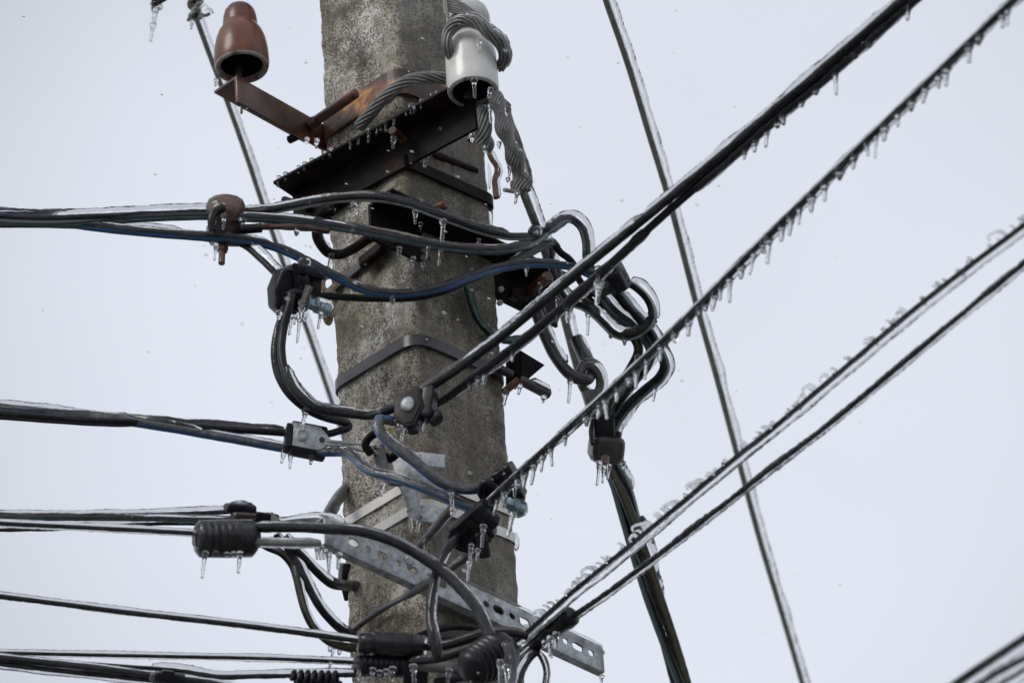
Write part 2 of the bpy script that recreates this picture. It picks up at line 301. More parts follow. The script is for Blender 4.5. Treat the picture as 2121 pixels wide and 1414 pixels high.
    b2 = n.new('ShaderNodeBump'); b2.inputs['Strength'].default_value = 0.35; b2.inputs['Distance'].default_value = 0.0015
    l.new(mxx.outputs[0], b2.inputs['Height']); l.new(b1.outputs[0], b2.inputs['Normal']); l.new(b2.outputs[0], b.inputs['Normal'])
    return m
M['concrete'] = concrete()

# ---------------------------------------------------------------- objects
BASE = {}
def thing(name, label, cat, loc, group=None):
    o = bpy.data.objects.new(name, None); COL.objects.link(o); o.location = loc; o.empty_display_size = 0.02
    o['label'] = label; o['category'] = cat
    if group: o['group'] = group
    BASE[o] = Vector(loc); return o
def link(name, bm, mats, parent=None, loc=None, label=None, cat=None, group=None, kind=None, sharp=35):
    base = BASE[parent] if parent else (Vector(loc) if loc is not None else Vector((0, 0, 0)))
    bmesh.ops.translate(bm, verts=bm.verts, vec=-base)
    bmesh.ops.recalc_face_normals(bm, faces=bm.faces)
    for f in bm.faces: f.smooth = True
    me = bpy.data.meshes.new(name); bm.to_mesh(me); bm.free()
    if sharp: me.set_sharp_from_angle(angle=math.radians(sharp))
    for m in (mats if isinstance(mats, (list, tuple)) else [mats]): me.materials.append(M[m])
    o = bpy.data.objects.new(name, me); COL.objects.link(o)
    if parent: o.parent = parent
    else: o.location = base
    BASE[o] = base
    for k, v in (('label', label), ('category', cat), ('group', group), ('kind', kind)):
        if v: o[k] = v
    return o

# ---------------------------------------------------------------- geometry helpers
def spline(pts, step):
    """Catmull-Rom (centripetal) through pts, resampled evenly."""
    P = [Vector(p) for p in pts]
    if len(P) == 2:
        raw = [P[0].lerp(P[1], i / 8) for i in range(9)]
    else:
        E = [P[0] * 2 - P[1]] + P + [P[-1] * 2 - P[-2]]
        raw = []
        for i in range(1, len(E) - 2):
            p0, p1, p2, p3 = E[i - 1:i + 3]
            t0 = 0; t1 = t0 + max((p1 - p0).length, 1e-6) ** .5; t2 = t1 + max((p2 - p1).length, 1e-6) ** .5; t3 = t2 + max((p3 - p2).length, 1e-6) ** .5
            n = max(4, int((p2 - p1).length / step * 2))
            for k in range(n):
                t = t1 + (t2 - t1) * k / n
                a1 = p0 * ((t1 - t) / (t1 - t0)) + p1 * ((t - t0) / (t1 - t0)); a2 = p1 * ((t2 - t) / (t2 - t1)) + p2 * ((t - t1) / (t2 - t1)); a3 = p2 * ((t3 - t) / (t3 - t2)) + p3 * ((t - t2) / (t3 - t2))
                b1 = a1 * ((t2 - t) / (t2 - t0)) + a2 * ((t - t0) / (t2 - t0)); b2 = a2 * ((t3 - t) / (t3 - t1)) + a3 * ((t - t1) / (t3 - t1))
                raw.append(b1 * ((t2 - t) / (t2 - t1)) + b2 * ((t - t1) / (t2 - t1)))
        raw.append(P[-1].copy())
    out = [raw[0].copy()]; acc = 0.0; tot = sum((raw[i + 1] - raw[i]).length for i in range(len(raw) - 1))
    n = max(2, int(round(tot / step))); d = tot / n; nxt = d
    for i in range(len(raw) - 1):
        a, b = raw[i], raw[i + 1]; L = (b - a).length
        while L > 0 and acc + L >= nxt - 1e-9 and len(out) < n:
            out.append(a.lerp(b, (nxt - acc) / L)); nxt += d
        acc += L
    out.append(raw[-1].copy()); return out
def tangents(P):
    T = []
    for i in range(len(P)):
        v = P[min(i + 1, len(P) - 1)] - P[max(i - 1, 0)]
        T.append(v.normalized() if v.length > 1e-9 else Vector((1, 0, 0)))
    return T
def sweep(bm, P, rf, seg=12, sdir=None, stripe=None, cap=True, closed=False, fixed=True):
    """Tube along P. rf(i, s, a) -> radius. stripe=(centre angle, half width) gives those faces slot 1."""
    T = tangents(P)
    if closed:
        n = len(P); T = [(P[(i + 1) % n] - P[i - 1]).normalized() for i in range(n)]
    sd = Vector(sdir) if sdir else TOCAM
    rings = []; s = 0.0; prev = None
    for i, p in enumerate(P):
        if i: s += (p - P[i - 1]).length
        t = T[i]; ref = sd if (fixed or prev is None) else prev
        e1 = ref - t * t.dot(ref)
        if e1.length < 0.15 and prev is not None: e1 = prev - t * t.dot(prev)
        e1.normalize(); prev = e1; e2 = t.cross(e1)
        rings.append([bm.verts.new(p + (e1 * math.cos(a) + e2 * math.sin(a)) * rf(i, s, a)) for a in (2 * math.pi * k / seg for k in range(seg))])
    m = len(rings)
    for i in range(m if closed else m - 1):
        A, B = rings[i], rings[(i + 1) % m]
        for k in range(seg):
            f = bm.faces.new((A[k], A[(k + 1) % seg], B[(k + 1) % seg], B[k]))
            if stripe:
                a = 2 * math.pi * (k + 0.5) / seg
                d = (a - stripe[0] + math.pi) % (2 * math.pi) - math.pi
                if abs(d) < stripe[1]: f.material_index = 1
    if cap and not closed:
        for R, sg in ((rings[0], -1), (rings[-1], 1)):
            c = sum((v.co for v in R), Vector()) / seg
            i = 0 if sg < 0 else m - 1
            cv = bm.verts.new(c + T[i] * sg * (R[0].co - c).length * 0.35)
            for k in range(seg): bm.faces.new((R[k], R[(k + 1) % seg], cv))
    return rings
def px2w(pts):
    """(x, y, Y) or world Vectors."""
    return [p if isinstance(p, Vector) else at(*p) for p in pts]
def tube(bm, pts, r, seg=12, step=5.0, wob=0.0, sdir=None, closed=False, stripe=None, fixed=True):
    P = spline(px2w(pts), step / S)
    if closed: P = P[:-1]
    rr = r / S; ph = random.random() * 50
    sweep(bm, P, (lambda i, s, a: rr * (1 + wob * noise.noise(Vector((s * S / 26 + ph, math.cos(a) * .7, math.sin(a) * .7)))) ) if wob else (lambda i, s, a: rr), seg, sdir, stripe, True, closed, fixed)
    return P
def strand(bm, pts, r, lobes=6, pitch=62.0, step=5.0, sdir=None, fixed=True, flare=None):
    P = spline(px2w(pts), step / S); rr = r / S; n = len(P)
    def rf(i, s, a):
        k = lobes * (a - 2 * math.pi * s * S / pitch) / 2
        f = flare(i / max(1, n - 1)) if flare else 1.0
        return rr * f * (0.74 + 0.26 * abs(math.cos(k)) ** .55)
    sweep(bm, P, rf, lobes * 6, sdir, None, True, False, fixed); return P

def rope(bm, pts, R, n, r, pitch, step=4.0, flare=None, fixed=False, seg=7):
    """n fine wires laid helically round a path."""
    P = spline(px2w(pts), step / S); T = tangents(P); prev = None; F = []; s = 0
    for i, t in enumerate(T):
        ref = prev if prev is not None else TOCAM
        e1 = (ref - t * t.dot(ref)).normalized(); prev = e1; F.append((e1, t.cross(e1), s))
        if i < len(P) - 1: s += (P[i + 1] - P[i]).length
    for k in range(n):
        Q = []
        for i, p in enumerate(P):
            e1, e2, s = F[i]; a = 2 * math.pi * (k / n + s * S / pitch); f = flare(i / (len(P) - 1)) if flare else 1.0
            Q.append(p + (e1 * math.cos(a) + e2 * math.sin(a)) * (R * f / S))
        sweep(bm, Q, lambda i, s, a: r / S, seg)
    sweep(bm, P, lambda i, s, a: (R * .8) * (flare(i / (len(P) - 1)) if flare else 1.0) / S, 10, fixed=False)
    return P

def FR(px, py, Y, rot=0, yaw=0, pitch=0, k=1.0):
    """Local frame in photograph pixels: x right, y up, z towards the camera; turned in plane, then tipped."""
    o = at(px, py, Y)
    B = Matrix((CR, CU, TOCAM)).transposed().to_4x4()
    R = Matrix.Rotation(math.radians(rot), 4, 'Z') @ Matrix.Rotation(math.radians(yaw), 4, 'Y') @ Matrix.Rotation(math.radians(pitch), 4, 'X')
    return Matrix.Translation(o) @ B @ R @ Matrix.Scale(k / S, 4)
def FV(px, py, Y, rot=0, yaw=0):
    """Like FR, but standing upright in the world; y is stretched so outlines keep their height in the picture."""
    o = at(px, py, Y); B = Matrix((CR, CU, TOCAM)).transposed().to_4x4()
    R = Matrix.Rotation(-TH, 4, 'X') @ Matrix.Rotation(math.radians(yaw), 4, 'Y') @ Matrix.Diagonal((1, 1.22, 1, 1)) @ Matrix.Rotation(math.radians(rot), 4, 'Z')
    return Matrix.Translation(o) @ B @ R @ Matrix.Scale(1 / S, 4)
def FW(o, x, z):
    """Local frame in metres from world origin o, x axis, z axis."""
    x = x.normalized(); z = (z - x * x.dot(z)).normalized(); y = z.cross(x)
    return Matrix.Translation(o) @ Matrix((x, y, z)).transposed().to_4x4()
def paste(bm, tmp, mx):
    bmesh.ops.transform(tmp, matrix=mx, verts=tmp.verts)
    me = bpy.data.meshes.new('tmp'); tmp.to_mesh(me); tmp.free(); bm.from_mesh(me); bpy.data.meshes.remove(me)
def box(bm, mx, c, size, bev=2.0, seg=2, rz=0, rough=0.0):
    t = bmesh.new(); bmesh.ops.create_cube(t, size=1.0)
    bmesh.ops.scale(t, vec=Vector(size), verts=t.verts)
    if bev: bmesh.ops.bevel(t, geom=list(t.edges), offset=min(bev, min(size) * .45), segments=seg, profile=0.6, affect='EDGES')
    if rz: bmesh.ops.rotate(t, matrix=Matrix.Rotation(math.radians(rz), 3, 'Z'), verts=t.verts)
    bmesh.ops.translate(t, vec=Vector(c), verts=t.verts)
    paste(bm, t, mx)
def prism(bm, mx, outline, z0, z1, bev=1.5, seg=2):
    t = bmesh.new()
    a = [t.verts.new((x, y, z0)) for x, y in outline]; b = [t.verts.new((x, y, z1)) for x, y in outline]
    n = len(a); t.faces.new(a[::-1]); t.faces.new(b)
    for i in range(n): t.faces.new((a[i], a[(i + 1) % n], b[(i + 1) % n], b[i]))
    bmesh.ops.recalc_face_normals(t, faces=t.faces)
    if bev: bmesh.ops.bevel(t, geom=list(t.edges), offset=bev, segments=seg, profile=0.6, affect='EDGES', clamp_overlap=True)
    paste(bm, t, mx)
def lathe(bm, mx, prof, seg=40, wob=0.0):
    t = bmesh.new(); R = []
    for r, h in prof:
        R.append([t.verts.new((r * math.cos(2 * math.pi * k / seg), r * math.sin(2 * math.pi * k / seg), h)) for k in range(seg)] if r > 1e-6 else [t.verts.new((0, 0, h))])
    for A, B in zip(R, R[1:]):
        for k in range(seg):
            j = (k + 1) % seg
            if len(A) == 1 and len(B) > 1: t.faces.new((A[0], B[k], B[j]))
            elif len(B) == 1 and len(A) > 1: t.faces.new((A[k], A[j], B[0]))
            elif len(A) > 1: t.faces.new((A[k], A[j], B[j], B[k]))
    for A in (R[0], R[-1]):
        if len(A) > 1 and R[0] is not R[-1]:
            pass
    paste(bm, t, mx)
def rod(bm, a, b, r, seg=14, bev=0.25, six=False):
    """Straight round (or hexagonal) bar between world points, radius in px, rounded ends."""
    d = (b - a); L = d.length
    z = d.normalized(); x = z.orthogonal()
    mx = FW(a, x, z); rr = r / S; e = rr * bev
    lathe(bm, mx, [(0, 0), (rr - e, 0), (rr, e), (rr, L - e), (rr - e, L), (0, L)], 6 if six else seg)
def thread(bm, a, b, r, pitch=4.0):
    d = b - a; L = d.length; z = d.normalized(); mx = FW(a, z.orthogonal(), z); rr = r / S; n = max(4, int(L * S / pitch))
    prof = [(0, 0)]
    for i in range(n): prof += [(rr * .82, L * i / n), (rr, L * (i + .5) / n)]
    prof += [(rr * .82, L), (0, L)]; lathe(bm, mx, prof, 18)

WIND = Vector((-0.125, 0, -1))
def icicle_mesh(p, L, r, bend=0.0):
    bm = bmesh.new(); d = (WIND + Vector((random.gauss(0, .06), random.uniform(-.05, .05), 0))).normalized()
    side = Vector((1, 0.3, 0)).normalized()
    n = max(7, int(L / 2.5)); Pp = []; R = []
    ph = random.random() * 30; b = bend if bend else random.uniform(-.06, .06)
    tipb = random.uniform(0.75, 1.0)
    for i in range(n + 1):
        t = i / n
        Pp.append(p + d * ((t * L - r * 0.8) / S) + side * (b * L * t * t / S))
        base = 1.35 * math.exp(-((t * L) / (r * 2.2)) ** 2) * .45 + (1.0 - 0.34 * t) * (0.92 + 0.34 * noise.noise(Vector((t * L / 8 + ph, 0, 0))))
        tail = (1 - t) * L / (r * tipb)
        if tail < 1: base *= max(0.05, math.sqrt(max(0.0, 1 - (1 - tail) ** 2)))
        R.append(base * r / S)
    sweep(bm, Pp, lambda i, s, a: R[i], 10)
    return bm
def icicles(host, items, Y=None, path=None):
    """items: (x, y, length, radius) in photograph pixels; depth from path (nearest sample) or Y."""
    if path: PP = [(proj(q), q) for q in path]
    for it in items:
        x, y, L, r = it[:4]; yy = it[4] if len(it) > 4 else Y
        if path and len(it) < 5:
            q = min(PP, key=lambda e: (e[0][0] - x) ** 2 + (e[0][1] - y) ** 2)[1]; yy = q.y - 0.002
        link('icicle', icicle_mesh(at(x, y, yy), L * 1.15 + 2, r * 1.08), 'icicle', host, sharp=0)

def run_on(P, far=2.2, step=0.03):
    """Straight continuation of a path at any end that leaves the picture."""
    out = []
    for p, q in ((P[0], P[3]), (P[-1], P[-4])):
        x, y = proj(p); L = []
        if not (0 < x < 2121 and 0 < y < 1414):
            t = (p - q).normalized(); L = [p + t * (step * (i + 1)) for i in range(int(far / step))]
        out.append(L)
    return out[0][::-1], out[1]
def ice_on(host, P, r, off=(0, 0), wob=0.24, s0=0.0, s1=1.0, seg=16, ell=1.0, fine=0.15, ends=None):
    """Glaze round a cable path P (world points): a clear tube, thicker on the windward upper side."""
    n = len(P); a = int(s0 * (n - 1)); b = int(s1 * (n - 1)); Q = P[a:b + 1]
    if ends: Q = (ends[0] if s0 <= .05 else []) + Q + (ends[1] if s1 >= .95 else [])
    if len(Q) < 3: return None
    o = (CR * off[0] - CU * off[1]) / S; ph = random.random() * 90
    Q = [q + o * (1 + .35 * noise.noise(Vector((i * .05 + ph, 3, 0)))) for i, q in enumerate(Q)]
    od = o.normalized() if o.length > 0 else CU
    m = len(Q) - 1
    def rf(i, s, an):
        u = s * S; e = min(i, m - i) / 3.0
        base = 1 + wob * noise.noise(Vector((u / 48 + ph, math.cos(an) * .6, math.sin(an) * .6))) + fine * noise.noise(Vector((u / 9 + ph, math.cos(an), math.sin(an) + 7)))
        base *= 0.90 + 0.22 * noise.noise(Vector((u / 130 + ph * 2, 5, 1))) + 0.07 * abs(noise.noise(Vector((u / 4.5 + ph, math.cos(an) * 2, math.sin(an) * 2))))
        q = 1 + (ell - 1) * abs(math.cos(an))
        return r / S * base * q * (min(1.0, 0.55 + 0.45 * e))
    bm = bmesh.new(); sweep(bm, Q, rf, seg, od)
    return link('ice_coating', bm, 'ice', host, sharp=0)

CABLES = {}
def cable(key, name, label, cat, pts, r, stripe=None, ice=None, ic=None, group=None, step=6.0, material='cable', sang=0.55, swid=0.42, wob=0.05, seg=14):
    """One cable as one thing: the sheath mesh, its ice and its icicles."""
    bm = bmesh.new(); loc = px2w(pts[:1])[0]
    if ice: r *= 0.80
    P = spline(px2w(pts), step / S); ends = run_on(P); ph = random.random() * 50
    sweep(bm, ends[0] + P + ends[1], lambda i, s, a: r / S * (1 + wob * noise.noise(Vector((s * S / 26 + ph, math.cos(a) * .7, math.sin(a) * .7)))), seg, TOCAM, ((sang, swid) if stripe else None))
    o = link(name, bm, [material] + ([stripe] if stripe else []), None, loc, label, cat, group)
    for c in (ice if isinstance(ice, list) else [ice] if ice else []): ice_on(o, P, ends=ends, **c)
    if ic: icicles(o, ic, path=P)
    CABLES[key] = (o, P); return o, P

# ================================================================ the setting
bm = bmesh.new()
g = 60
vs = [[bm.verts.new((-150 + 300 * i / g, -150 + 300 * j / g, 0.15 * noise.noise(Vector((i * .35, j * .35, 2))))) for j in range(g + 1)] for i in range(g + 1)]
for i in range(g):
    for j in range(g): bm.faces.new((vs[i][j], vs[i + 1][j], vs[i + 1][j + 1], vs[i][j + 1]))
link('ground', bm, 'ground', None, (0, 0, 0), kind='structure', sharp=0)

# ================================================================ pole
def pole_ring(z, off=0.0, cham=0.017, per=10, corner=5):
    W, D = pw(z) + off, pd(z) + off * .95
    C4 = [Vector((-W, 0)), Vector((0, -D)), Vector((W, 0)), Vector((0, D))]
    out = []
    for i in range(4):
        a, b, c = C4[i - 1], C4[i], C4[(i + 1) % 4]
        u = (a - b).normalized(); v = (c - b).normalized()
        p0 = b + u * cham; p2 = b + v * cham
        for k in range(corner):
            t = k / (corner - 1); out.append(p0 * (1 - t) ** 2 + b * 2 * t * (1 - t) + p2 * t * t)
        q = c - (c - b).normalized() * cham
        for k in range(1, per): out.append(p2.lerp(q, k / per))
    return out
bm = bmesh.new(); zs = [-0.3 + i * 0.25 for i in range(23)]
z = 5.45
while z < 7.06: zs.append(z); z += 0.006
zs += [7.2, 7.6, 7.9]
prev = None; n = None
for z in zs:
    ring = []
    pts2 = pole_ring(z, per=34, corner=7)
    for k, q in enumerate(pts2):
        p = Vector((q.x, q.y, z)); nr = Vector((q.x, q.y, 0)).normalized()
        edge = max(0.0, 1 - min(abs(abs(q.x) - pw(z)), abs(abs(q.y) - pd(z))) / 0.028)
        d = 0.0012 * noise.noise(p * 28) + 0.0016 * noise.noise(p * 85)
        nn = noise.noise(p * 46 + Vector((9, 0, 0)))
        if q.x < 0.02: d -= edge * 0.0065 * max(0.0, nn) + edge * 0.0028 * abs(noise.noise(p * 120))
        pit = noise.noise(p * 62 + Vector((0, 40, 0)))
        if pit > 0.42 and q.x < 0.0: d -= (pit - .42) * 0.014
        p = p + nr * d
        ring.append(bm.verts.new((p.x + PX, p.y, p.z)))
    if prev:
        for k in range(len(ring)): bm.faces.new((prev[k], prev[(k + 1) % len(ring)], ring[(k + 1) % len(ring)], ring[k]))
    else: bm.faces.new(ring[::-1])
    prev = ring
bm.faces.new(prev)
pole = link('utility_pole', bm, 'concrete', None, (PX, 0, 6.2), 'square grey concrete utility pole specked with lichen, every bracket and cable fixed to it', 'utility pole', sharp=0)
# frozen run-off down the right edge
def edge_drip(px0, px1, wpx):
    P = spline([at(*p) for p in (px0, ((px0[0] + px1[0]) / 2 + 1, (px0[1] + px1[1]) / 2, 0.0), px1)], 5 / S)
    b = bmesh.new(); n = len(P) - 1
    sweep(b, P, lambda i, s, a: wpx / S * (0.25 + math.sin(math.pi * min(1, i / n * .98 + .02)) ** .5), 10)
    link('frozen_drip', b, 'ice', pole, sharp=0)
edge_drip((1014, 418, 0.0), (1017, 470, 0.0), 4); edge_drip((1067, 1104, 0), (1069, 1140, 0), 6); edge_drip((1012, 340, 0), (1014, 392, 0), 3)

def band(bm, z, h, off, th, a0=None, a1=None, cham=0.02, per=6, tilt=0.0, wave=0.0006):
    """Strap round the pole at height z (centre), h high; a0..a1 keep only ring indices by x range (relative to pole axis)."""
    ri = pole_ring(z, off, cham, per, 7); ro = pole_ring(z, off + th, cham * 1.15, per, 7)
    m = len(ri); V = []
    for a, b in zip(ri, ro):
        dz = tilt * a.x + wave * noise.noise(Vector((a.x * 30, a.y * 30, z * 9)))
        V.append([bm.verts.new((PX + a.x, a.y, z + dz - h / 2)), bm.verts.new((PX + b.x, b.y, z + dz - h / 2)), bm.verts.new((PX + b.x, b.y, z + dz + h / 2)), bm.verts.new((PX + a.x, a.y, z + dz + h / 2))])
    for k in range(m):
        A, B = V[k], V[(k + 1) % m]
        for e in range(4): bm.faces.new((A[e], A[(e + 1) % 4], B[(e + 1) % 4], B[e]))

def lbeam(bm, o, d, nrm, length, wid, hgt, t, vertical_at_inner=True, holes=None):
    """L section along d from o (outer top edge), horizontal leg along nrm, upright leg down."""
    if vertical_at_inner: sec = [(0, 0), (wid, 0), (wid, -hgt), (wid - t, -hgt), (wid - t, -t), (0, -t)]
    else: sec = [(0, 0), (wid, 0), (wid, -t), (t, -t), (t, -hgt), (0, -hgt)]
    mx = Matrix.Translation(o) @ Matrix((nrm, Vector((0, 0, 1)), nrm.cross(Vector((0, 0, 1))))).transposed().to_4x4()
    zdir = nrm.cross(Vector((0, 0, 1))); sgn = 1 if zdir.dot(d) > 0 else -1
    prism(bm, mx, sec, 0, sgn * length, t * .28, 2)
    return mx
def seg_subdiv_noise(bm, amp, sc):
    for v in bm.verts: v.co += Vector((noise.noise(v.co * sc), noise.noise(v.co * sc + Vector((5, 0, 0))), noise.noise(v.co * sc + Vector((0, 5, 0))))) * amp

def horiz_perp(d):   # horizontal, away from the camera
    n = Vector((-d.y, d.x, 0)).normalized()
    return n if n.y > 0 else -n

# ---------------------------------------------------------------- upper rusty crossarm (parallel to the left face)
zb = at(838, 347, -0.118).z; H1 = 0.061; zt = zb + H1
A = atz(565, 375, zt); B = atz(942, 170, zt); d1 = (B - A).normalized(); n1 = horiz_perp(d1); LEN = (B - A).length
arm1 = thing('steel_crossarm', 'wide dark rusty angle steel crossarm carrying the white insulator, dripping icicles', 'crossarm', A, 'rusty angle steel arms')
bm = bmesh.new(); lbeam(bm, A, d1, n1, LEN, 0.050, H1, 0.0055)
link('angle_bar', bm, 'rust_dark', arm1)
W1 = 0.050
# clamp band of this arm on the right face with a bolt rod
bm = bmesh.new(); zc = zfront(850, 338); band(bm, zc, 0.020, 0.004, 0.006)
link('clamp_band', bm, 'rust_dark', arm1)
bm = bmesh.new(); rod(bm, at(893, 319, -0.075), at(986, 358, -0.012), 11); link('clamp_bolt', bm, 'rust_dark', arm1)
bm = bmesh.new(); rod(bm, at(812, 270, A.y - .02 + (B.y - A.y) * .64), at(836, 290, A.y + (B.y - A.y) * .64 + .02), 9); link('bolt', bm, 'rust_red', arm1)
bm = bmesh.new(); rod(bm, at(838, 318, -0.14), at(843, 342, -0.13), 6); link('bolt', bm, 'rust_dark', arm1)
bm = bmesh.new(); rod(bm, at(588, 414, 0.02), at(640, 432, -0.02), 8.5); link('bolt', bm, 'rust_dark', arm1)
ya = lambda x: A.y + (B.y - A.y) * (x - 565) / (942 - 565)
icicles(arm1, [(x, y, L, r, ya(x) + .004) for x, y, L, r in [(727, 292, 22, 4), (765, 272, 30, 4.2), (782, 262, 22, 3.6), (800, 254, 24, 4.2), (817, 245, 18, 3.5), (842, 231, 13, 3), (860, 222, 18, 4), (671, 317, 17, 4), (632, 341, 17, 4), (592, 362, 18, 4), (931, 178, 22, 4.5), (895, 197, 12, 3), (700, 303, 10, 3)]])
_ri = random.Random(9)
icicles(arm1, [(x, 375 - (x - 565) * .5438 + 1, _ri.choice((6, 9, 14, 22, 27)), _ri.uniform(2.6, 4.4), ya(x) + .004) for x in (578, 619, 646, 686, 712, 747, 790, 852, 873, 905)])
icicles(arm1, [(815, 288, 24, 4.5, ya(815)), (882, 330, 20, 4.2, -0.13), (978, 282, 16, 4.2, A.y + (B.y - A.y) * 1.02), (948, 360, 36, 4.2, -0.05), (990, 262, 26, 3.4, -0.06)])

# ---------------------------------------------------------------- left bracket with the brown insulator
zl = at(664, 252, -0.004).z
A2 = atz(490, 156, zl); B2 = atz(676, 260, zl); d2 = (B2 - A2).normalized(); n2 = horiz_perp(d2)
br = thing('insulator_bracket', 'short red brown rusty angle bracket reaching left, carrying the brown insulator', 'bracket', B2, 'rusty angle steel arms')
bm = bmesh.new(); lbeam(bm, A2, d2, n2, (B2 - A2).length, 0.050, 0.050, 0.005, False); seg_subdiv_noise(bm, .0006, 60)
link('angle_bar', bm, 'rust_red', br)
bm = bmesh.new(); rod(bm, at(597, 291, -0.02), at(622, 279, -0.03), 9); link('bolt', bm, 'rust_dark', br)
bm = bmesh.new(); rod(bm, at(652, 252, -0.03), at(738, 193, -0.10), 11); rod(bm, at(640, 260, -0.025), at(656, 249, -0.033), 14, six=True); link('clamp_bolt', bm, 'rust_red', br)
icicles(br, [(503, 213, 28, 4.5), (636, 289, 13, 3.5), (656, 292, 20, 4)], Y=A2.y + 0.02)
icicles(br, [(448, 168, 14, 3.5)], Y=A2.y + .03)
# its wide rusty band round the pole
bd = thing('pole_band', 'wide band of flaking orange rust clamped round the pole above the dark crossarm', 'pole band', at(820, 160, -0.11))
bm = bmesh.new(); zu = zfront(832, 165); band(bm, zu, 0.047, 0.003, 0.006, cham=0.028); link('band', bm, 'rust_orange', bd)

# ---------------------------------------------------------------- insulators
def insulator(name, label, px, py, Y, prof, inner, mats, tilt=0, pin=None):
    o = thing(name, label, 'insulator', at(px, py, Y), 'porcelain pin insulators')
    ax = Vector((math.tan(math.radians(tilt)), 0, 1)).normalized()
    mx = FW(at(px, py, Y), Vector((1, 0, 0)), ax) @ Matrix.Scale(1 / S, 4)
    b = bmesh.new(); lathe(b, mx, prof, 56); link('body', b, mats[0], o, sharp=0)
    b = bmesh.new(); lathe(b, mx, inner, 56); link('rim', b, mats[1], o, sharp=50)
    r0, h0 = inner[-1]
    b = bmesh.new(); lathe(b, mx, [(r0, h0), (r0 * .96, h0 + 25), (r0 * .80, h0 + 52), (r0 * .5, h0 + 62), (0, h0 + 63)], 48); link('bell_interior', b, mats[2], o)
    b = bmesh.new()
    q = mx @ Vector((0, 0, 62)); rod(b, q, pin if pin else mx @ Vector((0, 0, -30)), 8); link('pin', b, 'bell_dark', o)
    return o, mx
nz_ = lambda L: L
ins1, mx1 = insulator('porcelain_insulator', 'glossy brown bell insulator with a pale rim, upright on the left bracket', 501, 139, A2.y + 0.018,
    [(57, 1), (58.5, 8), (58.5, 24), (57, 47), (53, 72), (47, 90), (40.5, 101), (37.5, 107), (37, 113), (36.5, 124), (35, 136), (32, 148), (26, 157), (16, 163), (8, 165), (0, 165.5)],
    [(57, 1), (56, -2), (52, -4), (47.5, -2.5), (45.5, 2), (45, 8)], ('porcelain_brown', 'porcelain_raw', 'bell_dark'), tilt=-0.5, pin=at(492, 176, A2.y + .022))
icicles(ins1, [(504, 113, 7, 4.2, A2.y + .05), (458, 126, 9, 4, A2.y + .02)])
zw = atz(942, 170, zt)
wy = B.y + 0.02
ins2, mx2 = insulator('porcelain_insulator', 'white bell insulator with grey wire tied round its head', 980, 191, wy,
    [(52.8, 1), (54.2, 7), (54.2, 24), (53.8, 60), (53.3, 92), (51.8, 108), (47.0, 122), (40.3, 133), (34.6, 140), (31.7, 148), (31.7, 160), (35.5, 170), (39.4, 180), (39.8, 192), (36.5, 206), (26.9, 217), (13.4, 223), (0.0, 225)],
    [(52.8, 1), (50.9, -2), (47.0, -3.5), (43.7, -1), (42.2, 4), (41.8, 9)], ('porcelain_white', 'porcelain_raw', 'bell_dark'), tilt=-3, pin=at(968, 205, wy))
icicles(ins2, [(982, 168, 40, 4.6, wy - .04), (1016, 186, 22, 4.2, wy - .03), (1015, 222, 40, 4.2, wy - .01), (993, 84, 29, 4.4, wy - .05)])
# thin glaze over the crown of the white one
b = bmesh.new(); lathe(b, mx2, [(42, 172), (46, 182), (46, 196), (42, 212), (31, 225), (15, 231), (0, 232)], 40)
link('ice_coating', b, 'ice', ins2, sharp=0)

# ---------------------------------------------------------------- tie wire round the white insulator's head
tie = thing('tie_wire', 'bundle of thin grey strands wound round the white insulator and the pole', 'tie wire', at(975, 70, wy - .03))
rnd = random.Random(3)
for k in range(7):
    b = bmesh.new(); hh = 140 + k * 5.4; rr_ = 40 + (2.5 if k % 2 else 0) + (4 if k in (2, 3, 4) else 0); P = []
    for i in range(42):
        a = math.radians(-35 + i * (390 / 41)) + k * .1
        P.append(mx2 @ Vector((rr_ * math.cos(a), rr_ * math.sin(a), hh + 13 * math.cos(a + 2.4) + 3 * math.sin(3 * a + k) )))
    sweep(b, P, lambda i, s, a: 3.0 / S, 8); link('strand', b, 'alu', tie)
for k in range(6):     # strands crossing the crown
    b = bmesh.new(); P = []
    for i in range(22):
        t = i / 21; a = math.radians(205 - 170 * t)
        P.append(mx2 @ Vector((47 * math.cos(a) * (1 if t > .1 else .95), -44 + 14 * t - k * 1.0 + 12 * math.sin(math.pi * t) * -.2, 158 + 44 * math.sin(math.pi * (t * .82 + .12)) - 54 * t * t + k * 6.0 - 8)))
    sweep(b, P, lambda i, s, a: 3.0 / S, 8); link('strand', b, 'alu', tie)
# the wrapped loop on the right shoulder, in ice
b = bmesh.new()
Pl = [(936, 118, wy - .02), (926, 92, wy - .035), (930, 62, wy - .04), (952, 42, wy - .05), (985, 46, wy - .055), (1012, 70, wy - .05), (1036, 92, wy - .03), (1044, 118, wy - .01), (1036, 140, wy + .02)]
rope(b, Pl, 9, 8, 3.1, 240, 3); o_ = link('twisted_loop', b, 'alu', tie)
Ptl = spline(px2w(Pl), 5 / S); ice_on(tie, Ptl, 15, (4, -4), s0=.35, s1=1.0)
# the twisted tail round the pole above the arm
b = bmesh.new(); Pt = [(744, 262, -0.075), (770, 232, -0.10), (800, 198, -0.125), (838, 171, -0.135), (880, 161, -0.125), (930, 163, -0.115), (985, 175, -0.09)]
rope(b, Pt, 10.5, 9, 3.4, 210, 3); link('twisted_tail', b, 'alu', tie)

